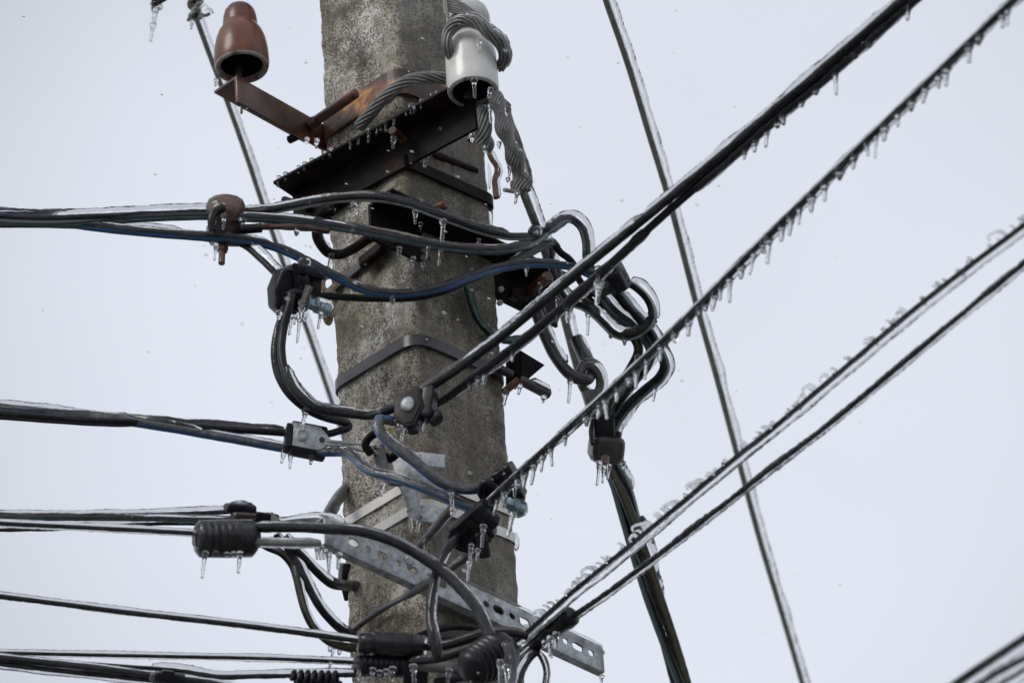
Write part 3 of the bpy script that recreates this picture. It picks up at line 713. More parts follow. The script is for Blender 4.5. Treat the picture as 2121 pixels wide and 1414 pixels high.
# ---------------------------------------------------------------- bare conductors
def bare(key, label, pts, r, ice, wraps=None, step=6):
    b = bmesh.new(); loc = px2w(pts[:1])[0]; rr = r / S
    P = spline(px2w(pts), step / S); ends = run_on(P, 2.2, .012)
    sweep(b, ends[0] + P + ends[1], lambda i, s, a: rr * (0.74 + 0.26 * abs(math.cos(3 * (a - 2 * math.pi * s * S / 66))) ** .55), 30)
    o = link('bare_conductor', b, 'alu_dark', None, loc, label, 'power line', 'twisted bare power lines')
    for c in ice: ice_on(o, P, ends=ends, **c)
    CABLES[key] = (o, P); return o, P
# left one, passing behind the pole
zL = at(470, 208, 0.34).z
PL = [atz(x, y, zL) for x, y in ((396, 8), (425, 88), (470, 208), (510, 320), (545, 425), (600, 582), (650, 722), (692, 845), (740, 985), (800, 1160), (905, 1465))]
oL, P_ = bare('left', 'thin bare twisted line slanting down behind the brown insulator and the pole', PL, 6.6, [dict(r=9.5, off=(8, -3), wob=.14, s1=.66)])
b = bmesh.new()
for k in range(5):
    q = [(398 + 9 * math.sin(t * 1.9 + k) + 3 * k, -14 + 9 * t + 3 * math.cos(t * 2 + k), PL[0].y + .012 * math.cos(t * 1.9 + k)) for t in range(7)]
    tube(b, q, 4, 8, 4)
tube(b, [(400, 26, PL[0].y), (408, 14, PL[0].y - .01), (414, 18, PL[0].y), (412, 30, PL[0].y), (428, 32, PL[0].y), (434, 28, PL[0].y)], 4, 8, 4)
link('wire_tie', b, 'alu_dark', oL)
icicles(oL, [(398, 46, 20, 3.5)], Y=PL[0].y)
for q in ([(424, 22), (436, 20), (441, 28)], [(414, 18), (424, 10), (432, 18), (440, 26)]):
    b = bmesh.new(); tube(b, [(x, y, PL[0].y - .01) for x, y in q], 2.4, 8, 3); link('ice_curl', b, 'icicle', oL, sharp=0)
zR = at(1300, 160, -0.05).z
PR = [atz(x, y, zR) for x, y in ((1240, -45), (1262, 20), (1300, 130), (1345, 278), (1388, 420), (1440, 620), (1485, 782), (1530, 952), (1575, 1120), (1620, 1270), (1658, 1400), (1680, 1480))]
oR, P_ = bare('right', 'long bare twisted line slanting down the open sky right of the pole', PR, 7.6, [dict(r=10.5, off=(10, -3), wob=.14)])
# dead-end from the white insulator: a thick wrapped grip, then the bare line
yw = wy + .01
PG = [(1026, 196, yw - .01), (1032, 222, yw - .01), (1040, 258, yw), (1053, 292, yw + .01), (1066, 330, yw + .03), (1075, 366, yw + .05), (1079, 396, yw + .06)]
PW = [(1072, 362, yw + .05), (1086, 402, yw + .07), (1112, 470, yw + .14), (1142, 562, yw + .25), (1166, 646, yw + .35), (1194, 752, yw + .48), (1250, 930, yw + .70), (1330, 1170, yw + 1.0), (1420, 1440, yw + 1.34)]
oW, P_ = bare('deadend', 'bare twisted line tied off at the white insulator with a thick wrapped grip', PW, 9.5, [dict(r=12, off=(10, -4), wob=.1, s1=.35)])
b = bmesh.new(); rope(b, PG, 15, 13, 3.0, 130, 3, flare=lambda t: (0.74 + .22 * math.sin(t * 21) + .18 * t) if t < .9 else 1.2)
link('wrapped_grip', b, 'alu', oW)
Pg = spline(px2w(PG), 5 / S); ice_on(oW, Pg, 19, (9, -2), s0=.1, wob=.25)
b = bmesh.new(); tube(b, [(1076, 396, yw + .05), (1060, 396, yw + .04), (1044, 393, yw + .03)], 4.5, 8, 4); link('strand_end', b, 'alu', oW)
icicles(oW, [(1071, 402, 24, 4), (1034, 298, 14, 3.6), (1056, 348, 22, 3.6), (1052, 372, 8, 3)], Y=yw + .03)
b = bmesh.new(); rope(b, [(1002, 226, yw + .01), (1004, 252, yw + .01), (1002, 278, yw + .02), (996, 296, yw + .03)], 13, 10, 3.2, 190, 3); link('second_tail', b, 'alu', tie)
b = bmesh.new(); tube(b, [(972, 292, -0.07), (988, 276, -0.075), (1008, 285, -0.07), (1016, 299, -0.065), (1009, 314, -0.06)], 9, 12, 4); link('wire_eye', b, 'galv_dull', tie)
# rusty strip hanging in ice
b = bmesh.new(); Ptw = [(1012, 312, -0.02), (1018, 330, -0.02), (1027, 344, -0.02), (1029, 356, -0.02), (1024, 376, -0.02), (1026, 396, -0.02), (1027, 410, -0.02)]
Pq = tube(b, Ptw, 5.5, 10, 4, .5)
ot = link('hanging_strip', b, 'twig', None, at(*Ptw[0]), 'short rusty orange strip hanging in clear ice beside the pole', 'metal strip')
ice_on(ot, Pq, 8, (5, 0), wob=.2)
# rusty fragment of another arm at the top left edge
lo, hi = zt, zt + 1.2       # height at which its end corner falls on the line of the crossarm below
Lq = A + n1 * W1
def side_of(z):
    q = atz(318, 18, z) - Lq; return d1.x * q.y - d1.y * q.x
for _ in range(50):
    mid = (lo + hi) / 2
    if (side_of(mid) > 0) == (side_of(lo) > 0): lo = mid
    else: hi = mid
ef = atz(318, 18, lo); yf = ef.y
fr = thing('steel_crossarm', 'dark rusty crossarm end at the top left edge, one long icicle under it', 'crossarm', ef, 'rusty angle steel arms')
b = bmesh.new(); lbeam(b, ef - n1 * W1 + Vector((0, 0, H1)), d1, n1, LEN + (Lq - ef).dot(d1) + .05, W1, H1, 0.0055); link('angle_bar', b, 'rust_dark', fr)
icicles(fr, [(322, 14, 46, 7.5), (317, 54, 42, 4.8), (332, 14, 10, 4)], Y=yf)

# ---------------------------------------------------------------- second dark crossarm (parallel to the right face)
HB = 0.064; zb2 = at(958, 575, -0.052).z; zt2 = zb2 + HB
A3 = atz(811, 388, zt2); B3 = atz(1196, 574, zt2); d3 = (B3 - A3).normalized(); n3 = horiz_perp(d3)
if n3.x > 0: pass
in3 = Vector((-abs(d3.y), abs(d3.x), 0)).normalized()      # from the outer edge back to the pole
arm2 = thing('steel_crossarm', 'black angle steel crossarm behind the arching cables, its far end past the pole', 'crossarm', A3, 'rusty angle steel arms')
w2 = (atz(764, 426, zt2) - A3).dot(in3)
b = bmesh.new(); lbeam(b, A3, d3, in3, (B3 - A3).length, max(.03, w2), HB, 0.0055); link('angle_bar', b, 'rust_dark', arm2)
b = bmesh.new(); rod(b, at(884, 440, -0.14), at(925, 422, -0.17), 10.5); link('bolt', b, 'rust_red', arm2)
yb = lambda x: -0.052 + (x - 958) * (d3.y / d3.x) / S
b = bmesh.new(); rod(b, at(1098, 604, yb(1110) - .02), at(1136, 572, yb(1110) - .07), 12.5); rod(b, at(1056, 612, yb(1110) + .0), at(1100, 600, yb(1110) - .02), 8); link('bolt', b, 'rust_red', arm2)
b = bmesh.new(); rod(b, at(1060, 612, yb(1070) - .016), at(1074, 606, yb(1070) - .03), 15, six=True); link('nut', b, 'rust_dark', arm2)
for x, y in ((1036, 600), (1034, 628)):  # pale studs drawn in place of two holes with bright sky behind
    b = bmesh.new(); rod(b, at(x, y, yb(x) - .010), at(x + 3, y - 2, yb(x) - .018), 6); link('bolt', b, 'galv', arm2)
icicles(arm2, [(x, y, L, r, yb(x) - .006) for x, y, L, r in [(827, 516, 28, 4), (856, 536, 24, 3.8), (876, 548, 14, 3.4), (1091, 556, 18, 3.6), (1144, 590, 14, 3.4)]])
icicles(arm2, [(1119, 590, 20, 3.8, yb(1110) - .06), (806, 398, 14, 3.2, A3.y + .01), (871, 464, 18, 3, yb(871) - .03), (992, 498, 18, 3.2, yb(980) - .04), (1160, 565, 12, 3.6, yb(1150) - .05), (1157, 556, 20, 3.6, yb(1150) - .05)])
# flat bar and lug on the left face
fb = thing('flat_bar', 'slanting flat steel bar with an oval lug on the pole, above the blue striped cable', 'flat bar', at(740, 555, -0.07))
def on_left(px, py, lift=0.006):
    z = at(px, py, -0.06).z
    for _ in range(4):
        p = at(px, py, 0); W, D = pw(z), pd(z)
        # ray with the plane x/W + y/D = -1 (left front face), lifted
        dr = ray(px, py); k = (-(1 + lift / .085) - (CAM.x - PX) / W - CAM.y / D) / (dr.x / W + dr.y / D)
        q = CAM + dr * k; z = q.z
    return q
def on_right(px, py, lift=0.006):
    z = at(px, py, -0.06).z
    for _ in range(4):
        W, D = pw(z), pd(z); dr = ray(px, py)
        k = (-(1 + lift / .085) + (CAM.x - PX) / W - CAM.y / D) / (-dr.x / W + dr.y / D)
        q = CAM + dr * k; z = q.z
    return q
def yl(px, py, lift=.006): return on_left(px, py, lift).y
def yr(px, py, lift=.006): return on_right(px, py, lift).y
a_, b_ = on_left(688, 600, .006), on_left(806, 500, .006)
nf = Vector((-1 / pw(6.3), -1 / pd(6.3), 0)).normalized()
b = bmesh.new(); box(b, FW((a_ + b_) / 2, b_ - a_, nf), (0, 0, 0), ((b_ - a_).length, .014, .006), .001); link('bar', b, 'steel_dark', fb)
a_, b_ = on_left(748, 546, .016), on_left(795, 510, .016)
b = bmesh.new(); box(b, FW((a_ + b_) / 2, b_ - a_, nf), (0, 0, 0), ((b_ - a_).length * 1.05, .020, .014), .008, 4); link('lug', b, 'rust_dark', fb)

# ---------------------------------------------------------------- hooks of the second arm
hk = thing('pigtail_hook', 'thick black open hook curling left from the pole, one icicle hanging from it', 'hook', at(760, 496, -0.13), 'hooks on the black crossarm')
b = bmesh.new(); Ph = tube(b, [(690, 437, -0.19), (676, 440, -0.19), (662, 450, -0.185), (656, 470, -0.18), (657, 492, -0.175), (667, 511, -0.17), (682, 524, -0.165), (702, 527, -0.16), (726, 519, -0.15), (748, 505, -0.135), (790, 475, -0.11)], 10, 16, 4, .12)
link('hook_rod', b, 'rust_dark', hk)
icicles(hk, [(686, 530, 38, 4.4)], Y=-0.17)
ice_on(hk, Ph, 10.5, (4, -3), s0=0.0, s1=.4)
hj = thing('j_hook', 'long dark steel hook hanging from the far end of the black crossarm', 'hook', at(1112, 652, .05), 'hooks on the black crossarm')
b = bmesh.new(); PJ = tube(b, [(1104, 625, yb(1105)), (1114, 655, .05), (1128, 692, .055), (1146, 730, .06), (1168, 762, .065), (1190, 781, .07), (1210, 787, .078), (1221, 780, .095), (1219, 762, .11), (1210, 742, .118), (1201, 722, .12), (1192, 701, .12)], 12.5, 16, 4, .05)
link('hook_rod', b, 'steel_dark', hj)
ice_on(hj, PJ, 12, (9, -4), s0=.05, s1=.42); ice_on(hj, PJ, 14, (5, -5), s0=.78, s1=1.0)
icicles(hj, [(1181, 786, 54, 4.6, .065)])

# ================================================================ upper left cables and their suspension clamp
GA = 'cables running in from the left'
YA = -0.20
cable('A', 'insulated_cable', 'uppermost arching cable with a pale stripe, running over the pole into a U loop', 'cable',
    [(-70, 449, YA - .03), (0, 450, YA - .03), (80, 453, YA - .02), (160, 452, YA - .01), (300, 446, YA), (435, 441, YA + .012), (505, 440, YA + .012), (560, 436, YA), (600, 429, YA), (680, 415, YA), (750, 410, YA), (800, 413, YA), (850, 424, YA), (900, 443, YA), (950, 462, YA + .01), (1000, 479, YA + .03), (1050, 489, YA + .06), (1098, 490, YA + .10), (1122, 492, YA + .15), (1134, 510, YA + .19), (1140, 540, YA + .21), (1148, 575, YA + .22), (1162, 606, YA + .23), (1182, 627, YA + .23), (1207, 635, YA + .23), (1232, 653, YA + .23), (1252, 672, YA + .23), (1272, 691, YA + .23), (1294, 698, YA + .23), (1319, 692, YA + .22), (1341, 675, YA + .21), (1351, 653, YA + .20), (1346, 628, YA + .19), (1331, 607, YA + .18), (1311, 591, YA + .17), (1282, 580, YA + .16)],
    10.5, 'stripe_light', [dict(r=13, off=(0, -8), s0=0.0, s1=.30), dict(r=12, off=(0, -4), s0=.30, s1=.62), dict(r=14, off=(5, -8), s0=.66, s1=.99)],
    [(860, 441, 28, 4.2), (733, 425, 7, 4.6), (1218, 648, 54, 4.4), (1266, 693, 10, 4), (1294, 704, 14, 4), (1180, 640, 30, 4.2), (1155, 612, 18, 4)], GA, sang=0.75)
cable('B', 'insulated_cable', 'arching cable just under the uppermost, making a tight hump right of the pole', 'cable',
    [(-70, 461, YA), (0, 460, YA), (80, 461, YA), (160, 462, YA), (300, 452, YA - .005), (435, 448, YA - .012), (505, 452, YA - .012), (600, 457, YA - .01), (700, 471, YA - .01), (800, 489, YA - .01), (900, 510, YA), (960, 518, YA + .02), (1020, 520, YA + .05), (1070, 515, YA + .08), (1110, 500, YA + .11), (1142, 474, YA + .13), (1166, 457, YA + .14), (1186, 456, YA + .15), (1203, 470, YA + .155), (1213, 500, YA + .16), (1216, 540, YA + .165), (1240, 572, YA + .16)],
    10.5, 'stripe_teal', [dict(r=12, off=(0, -4), s0=.36, s1=.80), dict(r=15, off=(5, -7), s0=.84, s1=.97)],
    [(918, 460, 58, 5.2), (913, 520, 36, 4.2), (888, 512, 28, 4), (732, 478, 9, 4.6)], GA, sang=0.55, swid=.38)
cable('C', 'insulated_cable', 'blue striped cable sagging across the pole and rising to the right', 'cable',
    [(-70, 439, YA), (0, 442, YA), (70, 450, YA + .01), (160, 466, YA + .005), (250, 477, YA - .01), (350, 486, YA - .012), (435, 492, YA - .012), (500, 497, YA - .012), (560, 509, YA - .01), (620, 534, YA - .01), (700, 576, YA - .01), (750, 599, YA - .01), (790, 608, YA - .01), (830, 610, YA), (870, 606, YA), (920, 595, YA + .01), (980, 572, YA + .03), (1040, 555, YA + .06), (1100, 547, YA + .09), (1150, 548, YA + .12), (1190, 554, YA + .14), (1225, 570, YA + .155)],
    11, 'stripe_blue', [dict(r=10.5, off=(2, -4), s0=.05, s1=.45), dict(r=10, off=(0, -3), s0=.45, s1=.95)],
    [(813, 617, 46, 4.6), (1091, 556, 20, 3.6)], GA, sang=0.45, swid=.42)
cable('D', 'insulated_cable', 'plain black cable slanting from the brown capped clamp down to the pronged connector', 'cable',
    [(-70, 466, YA), (0, 465, YA + .01), (120, 466, YA + .012), (250, 473, YA + .01), (350, 481, YA + .01), (435, 495, YA + .01), (500, 505, YA), (540, 536, YA - .01), (575, 570, YA - .02), (600, 592, YA - .02)],
    9, None, [dict(r=11, off=(5, -8), s0=.72, s1=.96), dict(r=11, off=(0, -6), s0=.2, s1=.6)], None, GA)
cable('E', 'insulated_cable', 'plain black cable leaving the pronged connector, running just above the blue stripe', 'cable',
    [(618, 606, YA - .01), (660, 612, YA), (700, 615, YA + .01), (780, 618, YA + .02), (850, 617, YA + .02), (910, 606, YA + .02), (975, 580, YA + .04), (1040, 556, YA + .075), (1095, 527, YA + .11), (1128, 510, YA + .14), (1148, 508, YA + .16), (1162, 524, YA + .17), (1176, 534, YA + .18), (1188, 548, YA + .19), (1200, 580, YA + .20), (1228, 612, YA + .22)],
    9.5, None, [dict(r=11, off=(0, -4), s0=.6, s1=.85)], None, GA)

cl1 = thing('suspension_clamp', 'dark cable clamp with a rounded rust brown cap, left of the pole', 'cable clamp', at(468, 465, YA))
b = bmesh.new(); f = FR(466, 466, YA, -2, 24, 0)
box(b, f, (0, -14, 0), (64, 26, 52), 6, 3); box(b, f, (-10, 14, 0), (36, 44, 48), 7, 3); box(b, f, (2, -34, 0), (58, 20, 46), 9, 3); box(b, f, (18, -6, -4), (34, 36, 40), 6, 3)
link('body', b, 'plastic_brown', cl1)
b = bmesh.new(); lathe(b, FR(467, 452, YA, 0, 10, -80), [(37, 0), (37, 12), (36, 22), (31, 32), (22, 38), (10, 41), (0, 42)], 36); link('cap', b, 'cap', cl1, sharp=30)
b = bmesh.new(); tube(b, [(440, 478, YA - .03), (438, 455, YA - .035), (446, 438, YA - .035), (462, 430, YA - .03)], 8, 12, 4); link('strap', b, 'plastic', cl1)
b = bmesh.new(); rod(b, at(462, 505, YA), at(461, 522, YA), 12, six=True); rod(b, at(460, 515, YA), at(459, 547, YA), 7); link('bolt', b, 'cap', cl1)
b = bmesh.new(); tube(b, [(498, 475, YA - .01), (520, 474, YA - .01), (542, 472, YA - .01)], 10, 12, 4, .1)
link('tail', b, 'plastic', cl1)
b = bmesh.new(); tube(b, [(535, 471, YA - .01), (570, 470, YA - .01), (600, 470, YA - .01), (640, 473, YA - .012), (682, 478, YA - .012)], 7, 10, 4, .3); link('rusty_bail', b, 'rust_red', cl1)
b = bmesh.new(); lathe(b, FR(467, 450, YA, 0, 10, -80), [(40, 2), (41, 14), (40, 26), (35, 37), (24, 44), (10, 47), (0, 48)], 32); link('ice_coating', b, 'ice', cl1, sharp=0)
icicles(cl1, [(464, 449, 30, 4.2, YA - .035), (447, 508, 34, 3.6, YA - .01), (615, 478, 14, 4.4, YA - .012), (502, 458, 9, 5, YA - .03)])

# ---------------------------------------------------------------- pronged connector at the U loop
YK = YA - .02
k1 = thing('piercing_connector', 'chunky black connector with pointed fin and bluish bolt left of the pole', 'connector', at(610, 600, YK), 'black piercing connectors')
f = FR(606, 602, YK, -8, 28, -6)
b = bmesh.new()
prism(b, f, [(-42, -38), (-48, 0), (-36, 40), (-10, 46), (14, 40), (20, -10), (10, -46), (-14, -56)], -26, 22, 10, 4); prism(b, f, [(-30, -42), (-34, -8), (2, -6), (8, -44)], 20, 27, 4, 2)
link('rear_half', b, 'plastic', k1)
b = bmesh.new()
prism(b, f, [(-14, 28), (-20, 42), (-6, 54), (30, 52), (54, 42), (58, 26), (40, 30), (10, 32)], -26, 34, 7, 3); prism(b, f, [(36, 34), (56, 34), (58, -10), (44, -28), (30, -26), (26, 6)], -22, 18, 6, 3); rod(b, f @ Vector((-16, 46, 36)), f @ Vector((-16, 46, 30)), 7)
link('front_half', b, 'plastic', k1)
b = bmesh.new(); box(b, f, (14, 14, 26), (18, 34, 10), 3, 2, rz=20); box(b, f, (-6, 22, 24), (16, 30, 14), 4, 2, rz=10); box(b, f, (6, 4, 24), (34, 14, 12), 4, 2, rz=-8); link('jaw_teeth', b, 'plastic', k1)
b = bmesh.new(); tube(b, [tuple(f @ Vector(q)) and f @ Vector(q) for q in ((-26, -16, 30), (-10, -8, 34), (16, -14, 36), (34, -20, 34), (38, -34, 30))], 10, 12, 3, .05); link('tongue', b, 'plastic', k1)
b = bmesh.new(); prism(b, FR(623, 552, YK - .01, -8, 28, 0), [(-16, -14), (-12, 0), (-4, 12), (4, 18), (8, 16), (9, -14)], -4, 4, 1.5); link('fin', b, 'grey_cable', k1)
b = bmesh.new(); f2 = FR(650, 632, YK - .01, -20, 20, 0)
rod(b, f2 @ Vector((-14, 0, 0)), f2 @ Vector((12, 0, 0)), 13, six=True); rod(b, f2 @ Vector((10, 0, 0)), f2 @ Vector((22, 0, 0)), 10); rod(b, f2 @ Vector((20, 0, 0)), f2 @ Vector((34, 0, 0)), 12, six=True); rod(b, f2 @ Vector((-20, -2, 0)), f2 @ Vector((-12, -2, 0)), 20)
link('bolt', b, 'zinc', k1)
b = bmesh.new(); box(b, f2, (-24, 8, 4), (8, 52, 34), 3); link('pressure_plate', b, 'galv_dull', k1)
for k in range(5):
    b = bmesh.new(); box(b, f, (22 + 2.4 * (k % 2), 12 - 5 * k, 26.5), (9, 2.2, 3), .6, 1, rz=-8); link('moulded_mark', b, 'grey_cable', k1)
b = bmesh.new(); rod(b, f2 @ Vector((-4, 3, 0)), f2 @ Vector((40, 3, 0)), 18, bev=.5); link('ice_coating', b, 'ice', k1, sharp=0)
b = bmesh.new(); box(b, FR(627, 556, YK - .01, -8, 28, 0), (2, 0, 0), (26, 44, 18), 8, 4); link('ice_coating', b, 'ice', k1, sharp=0)
icicles(k1, [(578, 650, 14, 4.5), (604, 655, 42, 3.6), (612, 655, 20, 3), (626, 630, 40, 6), (620, 664, 50, 3.6), (632, 655, 12, 3.4), (664, 650, 34, 3.8)], Y=YK - .03)

# ---------------------------------------------------------------- knotted cord
cd_ = bmesh.new(); yc = -0.13
tube(cd_, [(690, 596, yc), (678, 604, yc - .01), (669, 597, yc - .012), (668, 582, yc - .01), (677, 572, yc), (690, 574, yc + .01), (694, 588, yc + .01), (684, 600, yc - .006), (676, 608, yc - .012), (672, 622, yc - .01), (680, 634, yc), (690, 640, yc), (686, 652, yc - .008), (676, 645, yc - .01), (674, 655, yc - .006), (680, 668, yc), (684, 660, yc), (682, 645, yc - .005), (690, 628, yc)], 6.6, 12, 2.5, .12, fixed=False)
tube(cd_, [(670, 612, yc), (682, 606, yc - .014), (692, 610, yc), (694, 624, yc)], 6.6, 12, 2.5, .1, fixed=False)
link('knotted_cord', cd_, 'cord', None, at(682, 620, yc), 'knotted beige cord hanging at the left edge of the pole beside the bluish bolt', 'cord')

# ---------------------------------------------------------------- U loop cables
GU = 'cables of the loop left of the pole'
cable('U1', 'insulated_cable', 'outer cable of the big left loop, doubling back to the metal plate clamp', 'cable',
    [(-70, 846, -0.19), (0, 856, -0.19), (150, 868, -0.185), (260, 874, -0.18), (320, 878, -0.17), (400, 884, -0.165), (500, 890, -0.165), (600, 897, -0.165), (640, 899, -0.165), (676, 899, -0.165), (703, 892, -0.16), (722, 885, -0.155), (722, 878, -0.155), (706, 873, -0.165), (679, 867, -0.18), (639, 850, -0.20), (601, 819, -0.215), (577, 780, -0.22), (568, 735, -0.225), (573, 690, -0.228), (583, 655, -0.228), (592, 622, -0.225)],
    9.4, None, [dict(r=11, off=(0, -7), s0=.04, s1=.55), dict(r=9, off=(3, -3), s0=.68, s1=.95)], [(633, 851, 42, 5)], GU)
cable('U2', 'insulated_cable', 'inner cable of the big left loop, ending at the clamp with the tan face', 'cable',
    [(603, 610, YK - .04), (600, 632, YK - .04), (592, 660, YK - .035), (586, 690, YK - .03), (583, 722, YK - .03), (588, 760, YK - .03), (604, 798, YK - .03), (629, 827, YK - .03), (654, 845, YK - .03), (690, 853, YK - .03), (730, 858, YK - .035), (762, 861, YK - .04), (786, 857, YK - .05), (812, 847, YK - .055), (850, 832, YK - .055)],
    10.5, None, [dict(r=11, off=(5, -5), s0=.35, s1=.92)], None, GU)

# ---------------------------------------------------------------- second clamp and the twin cables to the upper right
z1 = at(884, 808, -0.27).z
def lvl(pts, z, sag=0.0): return [atz(x, y, z) for x, y in pts]
YC2 = -0.27
F1a = lvl([(850, 832), (884, 808), (960, 757), (1034, 702), (1108, 641), (1183, 577), (1280, 498), (1380, 417), (1535, 288), (1613, 221), (1698, 149), (1804, 58), (1875, -3), (1960, -76), (2060, -162)], z1)
F1b = lvl([(852, 852), (900, 836), (985, 778), (1084, 703), (1140, 657), (1207, 600), (1290, 523), (1380, 441), (1535, 308), (1613, 240), (1698, 171), (1804, 78), (1875, 15), (1960, -58), (2060, -145)], z1 - .004)
GF = 'cables running towards the upper right'
cable('F1a', 'insulated_cable', 'upper one of the heavy twin cables rising to the top right corner', 'cable', F1a, 10, None,
    [dict(r=11.5, off=(-3, -5), s0=.02, s1=.42), dict(r=11, off=(-4, -4), s0=.42, s1=1)], None, GF, step=8)
cable('F1b', 'insulated_cable', 'lower one of the heavy twin cables rising to the top right corner', 'cable', F1b, 10, 'stripe_teal',
    [dict(r=12, off=(1, 1), s0=.02, s1=.42), dict(r=10.5, off=(1, 2), s0=.5, s1=1)],
    [(1004, 775, 26, 5), (991, 785, 22, 5), (974, 795, 18, 5), (1062, 725, 28, 4.4), (1240, 590, 46, 6.5), (1240, 558, 30, 5), (1175, 636, 36, 5), (1268, 545, 14, 5), (1543, 310, 22, 4.6), (1564, 296, 22, 4.6), (1588, 274, 34, 4.6), (1621, 244, 18, 5), (1730, 152, 48, 5), (1883, 10, 36, 5.5), (1155, 650, 20, 5), (1610, 258, 10, 4.5), (1660, 215, 9, 4.5), (1690, 190, 9, 4.5), (1770, 115, 10, 5), (1800, 92, 10, 5)], GF, step=8, sang=1.5, swid=.35)
k2 = thing('cable_clamp', 'small black block clamp with a tan face and one round pale bolt', 'cable clamp', at(852, 842, YC2))
f = FV(852, 842, YC2 - .012, 0, -16); ol = [(-36, 15), (-30, 22), (10, 37), (20, 32), (29, -6), (8, -42), (-8, -43), (-34, -20)]
b = bmesh.new(); prism(b, f, ol, -26, 8, 5, 3); box(b, f, (32, 6, -12), (26, 60, 34), 7, 3, rz=-8); box(b, f, (46, -20, -16), (30, 22, 22), 8, 3, rz=25); link('body', b, 'plastic', k2)
b = bmesh.new(); prism(b, f, [(x * .84 - 2, y * .84) for x, y in ol], 7, 11, 2); link('face_plate', b, 'tan', k2)
b = bmesh.new(); lathe(b, f @ Matrix.Translation((-4, -1, 10.5)), [(0, 0), (13.5, 0), (14, 3), (11, 6), (6, 7), (0, 7.3)], 30); link('bolt', b, 'galv', k2, sharp=0)
icicles(k2, [(821, 874, 16, 4), (836, 880, 44, 4.4), (842, 880, 20, 4), (884, 860, 40, 4.6), (856, 884, 10, 4), (868, 876, 8, 4)], Y=YC2 - .01)
b = bmesh.new(); lathe(b, FR(898, 855, YC2 - .004, 0, 0, 0), [(0, -8), (10, -8), (13, -4), (13, 4), (9, 8), (0, 9)], 24); link('ice_coating', b, 'ice', k2, sharp=0)

# ---------------------------------------------------------------- blue striped jumpers to the double connector
YD = -0.27
GJ = 'blue striped jumpers across the pole'
cable('G1', 'insulated_cable', 'upper blue striped jumper, folding under the block clamp and sweeping down to the right', 'cable',
    [(838, 862, YC2 + .01), (818, 872, YC2), (797, 869, YC2 - .01), (782, 874, YC2 - .015), (785, 893, YC2 - .02), (805, 917, YC2 - .02), (847, 948, YC2 - .02), (884, 979, YC2 - .015), (914, 1000, YC2 - .01), (947, 1012, YD), (985, 1013, YD), (1020, 1008, YD + .01)],
    12, 'stripe_blue', [dict(r=12.5, off=(2, -3), s0=.15, s1=.93)], [(934, 1016, 46, 5.2), (938, 1055, 14, 4)], GJ, sang=0.75, swid=.42, material='frosted_cable')
cable('G2', 'insulated_cable', 'lower blue striped cable, passing under the metal plate clamp and across the pole', 'cable',
    [(-70, 834, -0.18), (0, 844, -0.18), (90, 853, -0.175), (180, 864, -0.17), (260, 873, -0.175), (358, 888, -0.175), (466, 907, -0.17), (540, 920, -0.165), (600, 931, -0.165), (645, 937, -0.165), (690, 937, -0.17), (712, 938, -0.18), (731, 948, -0.19), (750, 967, -0.20), (775, 980, -0.21), (812, 989, -0.225), (862, 1006, -0.24), (911, 1025, -0.25), (955, 1043, -0.258), (995, 1056, -0.26)],
    10.5, 'stripe_blue', [dict(r=12, off=(0, -6), s0=.02, s1=.42), dict(r=11, off=(1, -4), s0=.42, s1=.6), dict(r=11.5, off=(1, -3), s0=.64, s1=.97)],
    [(588, 938, 24, 4.2), (602, 942, 30, 4.2), (645, 945, 20, 4.2), (792, 1003, 26, 4.2)], GJ, sang=0.6, swid=.40, material='frosted_cable')
Pt1 = [(-70, 858, -0.17), (0, 862, -0.17), (140, 872, -0.17), (240, 877, -0.165), (300, 876, -0.15), (380, 878, -0.15), (480, 888, -0.15), (590, 896, -0.15)]
cable('G3', 'insulated_cable', 'third black conductor twisted into the middle bundle on the left', 'cable', Pt1, 7, None, None, None, GA)

# ---------------------------------------------------------------- metal plate clamp
YM = -0.165
k3 = thing('wedge_clamp', 'pale galvanised plate clamp with one round bolt, left edge of the pole', 'cable clamp', at(640, 914, YM))
f = FV(640, 914, YM, -3, 14)
b = bmesh.new(); box(b, f, (-2, 0, 0), (74, 60, 26), 6, 3); link('body', b, 'plastic', k3)
b = bmesh.new(); prism(b, f, [(-36, 23), (18, 23), (44, 0), (40, -10), (18, -23), (-36, -23)], 13.5, 17.5, 1.2); link('plate', b, 'galv', k3)
b = bmesh.new(); lathe(b, f @ Matrix.Translation((-19, 0, 17)), [(0, 0), (12.5, 0), (13, 2), (11, 5), (7, 6), (6, 4.5), (0, 4.5)], 30); link('bolt', b, 'galv', k3, sharp=40)
b = bmesh.new(); lathe(b, f @ Matrix.Translation((23, -2, 17.2)), [(0, 0), (6, 0), (6, 1), (0, 1)], 20); link('rivet_hole', b, 'bell_dark', k3)
b = bmesh.new(); box(b, f, (-44, -3, 2), (12, 48, 30), 4, 2); link('jaw', b, 'plastic', k3)
b = bmesh.new()
tube(b, [(680, 913, YM - .012), (710, 917, YM - .015), (745, 921, YM - .02), (778, 923, YM - .03)], 3.4, 8, 4); tube(b, [(676, 920, YM - .012), (710, 925, YM - .015), (745, 931, YM - .02), (778, 938, YM - .03)], 3.4, 8, 4)
link('wire_bail', b, 'galv', k3)
Pbail = spline(px2w([(680, 917, YM - .012), (720, 922, YM - .016), (765, 930, YM - .025)]), 5 / S); ice_on(k3, Pbail, 9, (0, 0), wob=.2)

